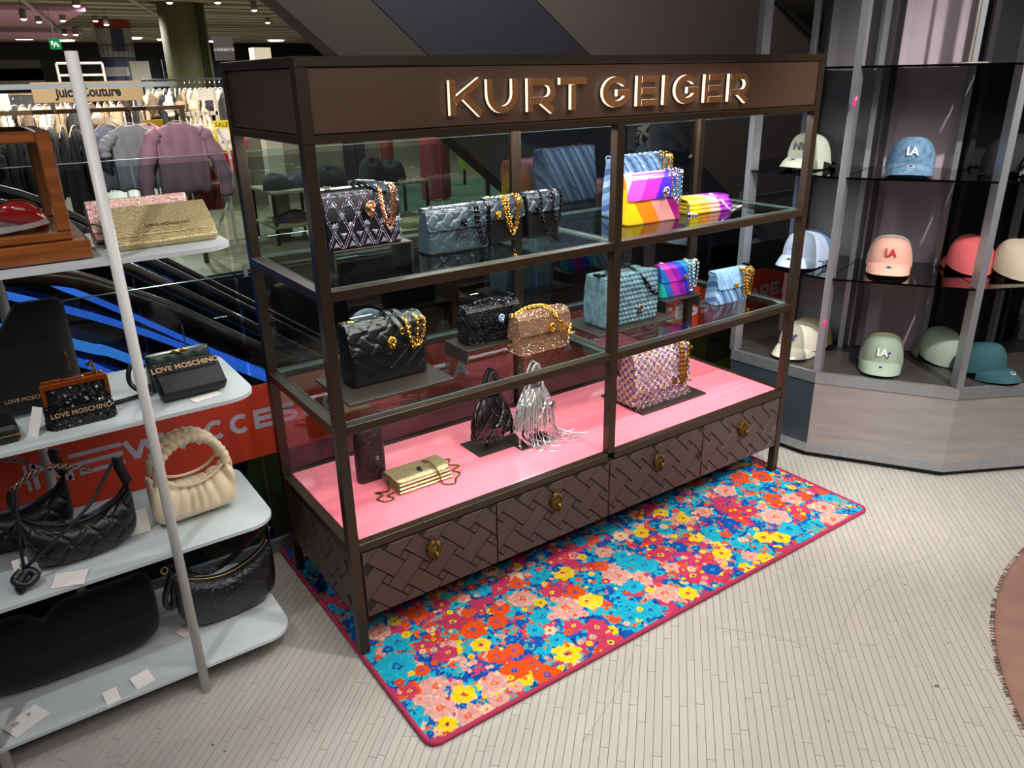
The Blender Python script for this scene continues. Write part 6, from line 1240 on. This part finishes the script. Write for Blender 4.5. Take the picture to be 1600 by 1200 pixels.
heap('black_bag', 'wedge shaped black bag at the left of the long dark shelf', (2.62, 6.4, .5215), .42, .2, .3, '#15151a', seed=1, cat='bag'); heap('black_bag', 'crumpled black bag in the middle of the long dark shelf', (3.15, 6.4, .5215), .30, .24, .28, '#17181a', seed=2, cat='bag'); heap('black_bag', 'black bag at the right of the long dark shelf', (3.42, 6.45, .5215), .26, .2, .26, '#202226', seed=3, cat='bag')
heap('jewellery_heap', 'glittering dark beaded belts heaped on the upper tier', (2.06, 6.45, .5515), .26, .14, .3, '#1a1c24', seed=4); heap('jewellery_heap', 'dark blue beaded bags heaped on the upper tier right', (2.32, 6.45, .5515), .26, .12, .3, '#232c40', seed=5); heap('folded_scarf', 'plum coloured folded scarves on the lower tier', (2.2, 6.45, .2015), .40, .10, .3, '#3a1c28', seed=6)
heap('folded_textile', 'pale folded textile on the low table', (3.3, 5.75, .1215), .6, .08, .35, '#8d8762', seed=7)
t = thing('curved_counter', 'pale curved service counter across the void', 'counter', (3.4, 10.0, 0)); mb = MB(); G = np.array([[(1.6*math.cos(a)*r_k, .9*math.sin(a)*r_k, z) for a in np.linspace(PI, 2*PI, 30)] for z, r_k in ((0, .9), (.9, 1.), (1.05, 1.03), (1.1, 1.03), (1.1, .7))]); mb.grid(G); mb.build('shell', mat('counter_beige', '#6f675a', .5), t, True)
MB().box(-1.4, 1.5, .2, .6, 1.102, 1.40).build('back_shelf', mat('counter_light', '#9c947c', .5), t)
wbx('trim_3', mat('green_carpet', '#38503f', .95), 3.4, 7.5, 7.3, 9.6, 0.0005, .006)
t = thing('green_poster', 'small lime green poster board beyond the red pillar', 'poster', (5.95, 9, .45)); MB().box(-.09, .09, -.01, .01, -.2, .2).build('board', mat('lime', '#7d9436', .6), t); MB().box(-.09, .09, -.01, .01, .205, .42).build('upper_board', mat('cream_column', ''), t); MB().box(-.02, .02, -.01, .01, -.45, -.2).build('foot', M_rub, t)
for x in (3.98, 4.15): t = thing('dark_partition', 'tall dark partition panel beside the red uprights', 'panel', (x, 8.9, 0), 0, 'dark partitions beside the red uprights'); MB().box(-.07, .07, -.03, .03, 0, 2.2).build('panel', M_wd1, t)
t = thing('easel_sign', 'black floor sign with white leaning card beyond the pillar', 'sign', (4.55, 6.2, 0)); MB().box(-.02, .02, -.02, .02, 0, .75).build('post', M_rub, t); MB().box(.1, .25, -.1, -.09, .3, .62).build('card', M_tag, t); MB().box(-.05, .4, -.15, .15, .02, .06).build('foot', M_rub, t)
t = thing('globe_lamp', 'white domed lamp rising from the lower level', 'lamp', (1.20, 2.45, .18)); MB().lathe([(.125*math.sin(a), .125*math.cos(a)) for a in np.linspace(.01, PI*.75, 14)], 28).build('globe', mat('opal_globe', '#a9b4b8', .4, emit='#a9b4b8', es=.4), t, True); MB().tube([(0, 0, -.09), (0, 0, -4.4)], .03, 10).build('pole', M_rub, t)
# upper right glimpse past the cladding
t = thing('orange_canopy', 'orange red canopy glimpsed above the cladding edge', 'canopy', (7.9, 6.2, 2.0)); MB().box(-.75, .05, -.3, .3, -.28, .0, ch=.05).build('fabric', mat('orange_red_canopy', '#e2492c', .6), t)
MB().tube([(-.3, 0, -.28), (-.3, 0, -2.0)], .02, 6).build('pole', M_rub, t)
t = thing('poster_wall', 'bright white display wall with pink and yellow graphics glimpsed at upper right', 'display', (8.35, 6.6, 1.6)); MB().box(-.25, .55, 0, .04, -1.6, .85).build('board', mat('bright_white_board', '#dcd8d0', .5), t)
for x, z, w_, h_, c_ in ((.0, .3, .12, .16, '#e07080'), (.2, .15, .1, .1, '#3a3a5a'), (-.05, -.2, .3, .12, '#e6e29a'), (.1, -.42, .35, .03, '#e06a50'), (.22, .32, .1, .08, '#d04a90'), (.1, -.62, .3, .03, '#e06a50'), (-.02, .1, .08, .12, '#d86050')): MB().box(x, x+w_, -.01, 0, z, z+h_).build('graphic', mat('graphic_'+c_[1:], c_, .5), t)
MB().tube([(.12, -.05, .8), (.06, -.05, -.1)], .012, 6).build('light_tube', M_lens, t)
t = thing('paper_lantern', 'coral pink round lantern at the top edge above the cap display', 'lantern', (6.36, 5, 2.54)); MB().lathe([(.22*math.sin(a), .22*math.cos(a)) for a in np.linspace(.01, PI-.01, 16)], 28).build('globe', mat('coral_paper', '#c8706a', .7), t, True); MB().tube([(0, 0, -.2), (.02, 0, -1.0)], .006, 5).build('cord', M_rub, t)
# round pinkish rug at the right
t = thing('round_rug', 'dusty pink round rug entering at the right edge', 'rug', (2.229, -2.276, 0)); MB().lathe([(.0001, .009), (1.370, .009), (1.382, .006), (1.387, .0005)], 120).build('pile', mat('dusty_pink_pile', '#866459', .95, var=.08, vs=14, bump=.5, bs=60), t, True)
random.seed(9); mb = MB()
for k in range(500):
    a = random.uniform(PI*.3, PI*1.0); r = 1.385; mb.tube([(r*math.cos(a), r*math.sin(a), .005), ((r+random.uniform(.006, .018))*math.cos(a+random.uniform(-.005, .005)), (r+.012)*math.sin(a), .002)], .0012, 3)
mb.build('frayed_edge', mat('dusty_pink_pile', ''), t)['kind'] = 'stuff'
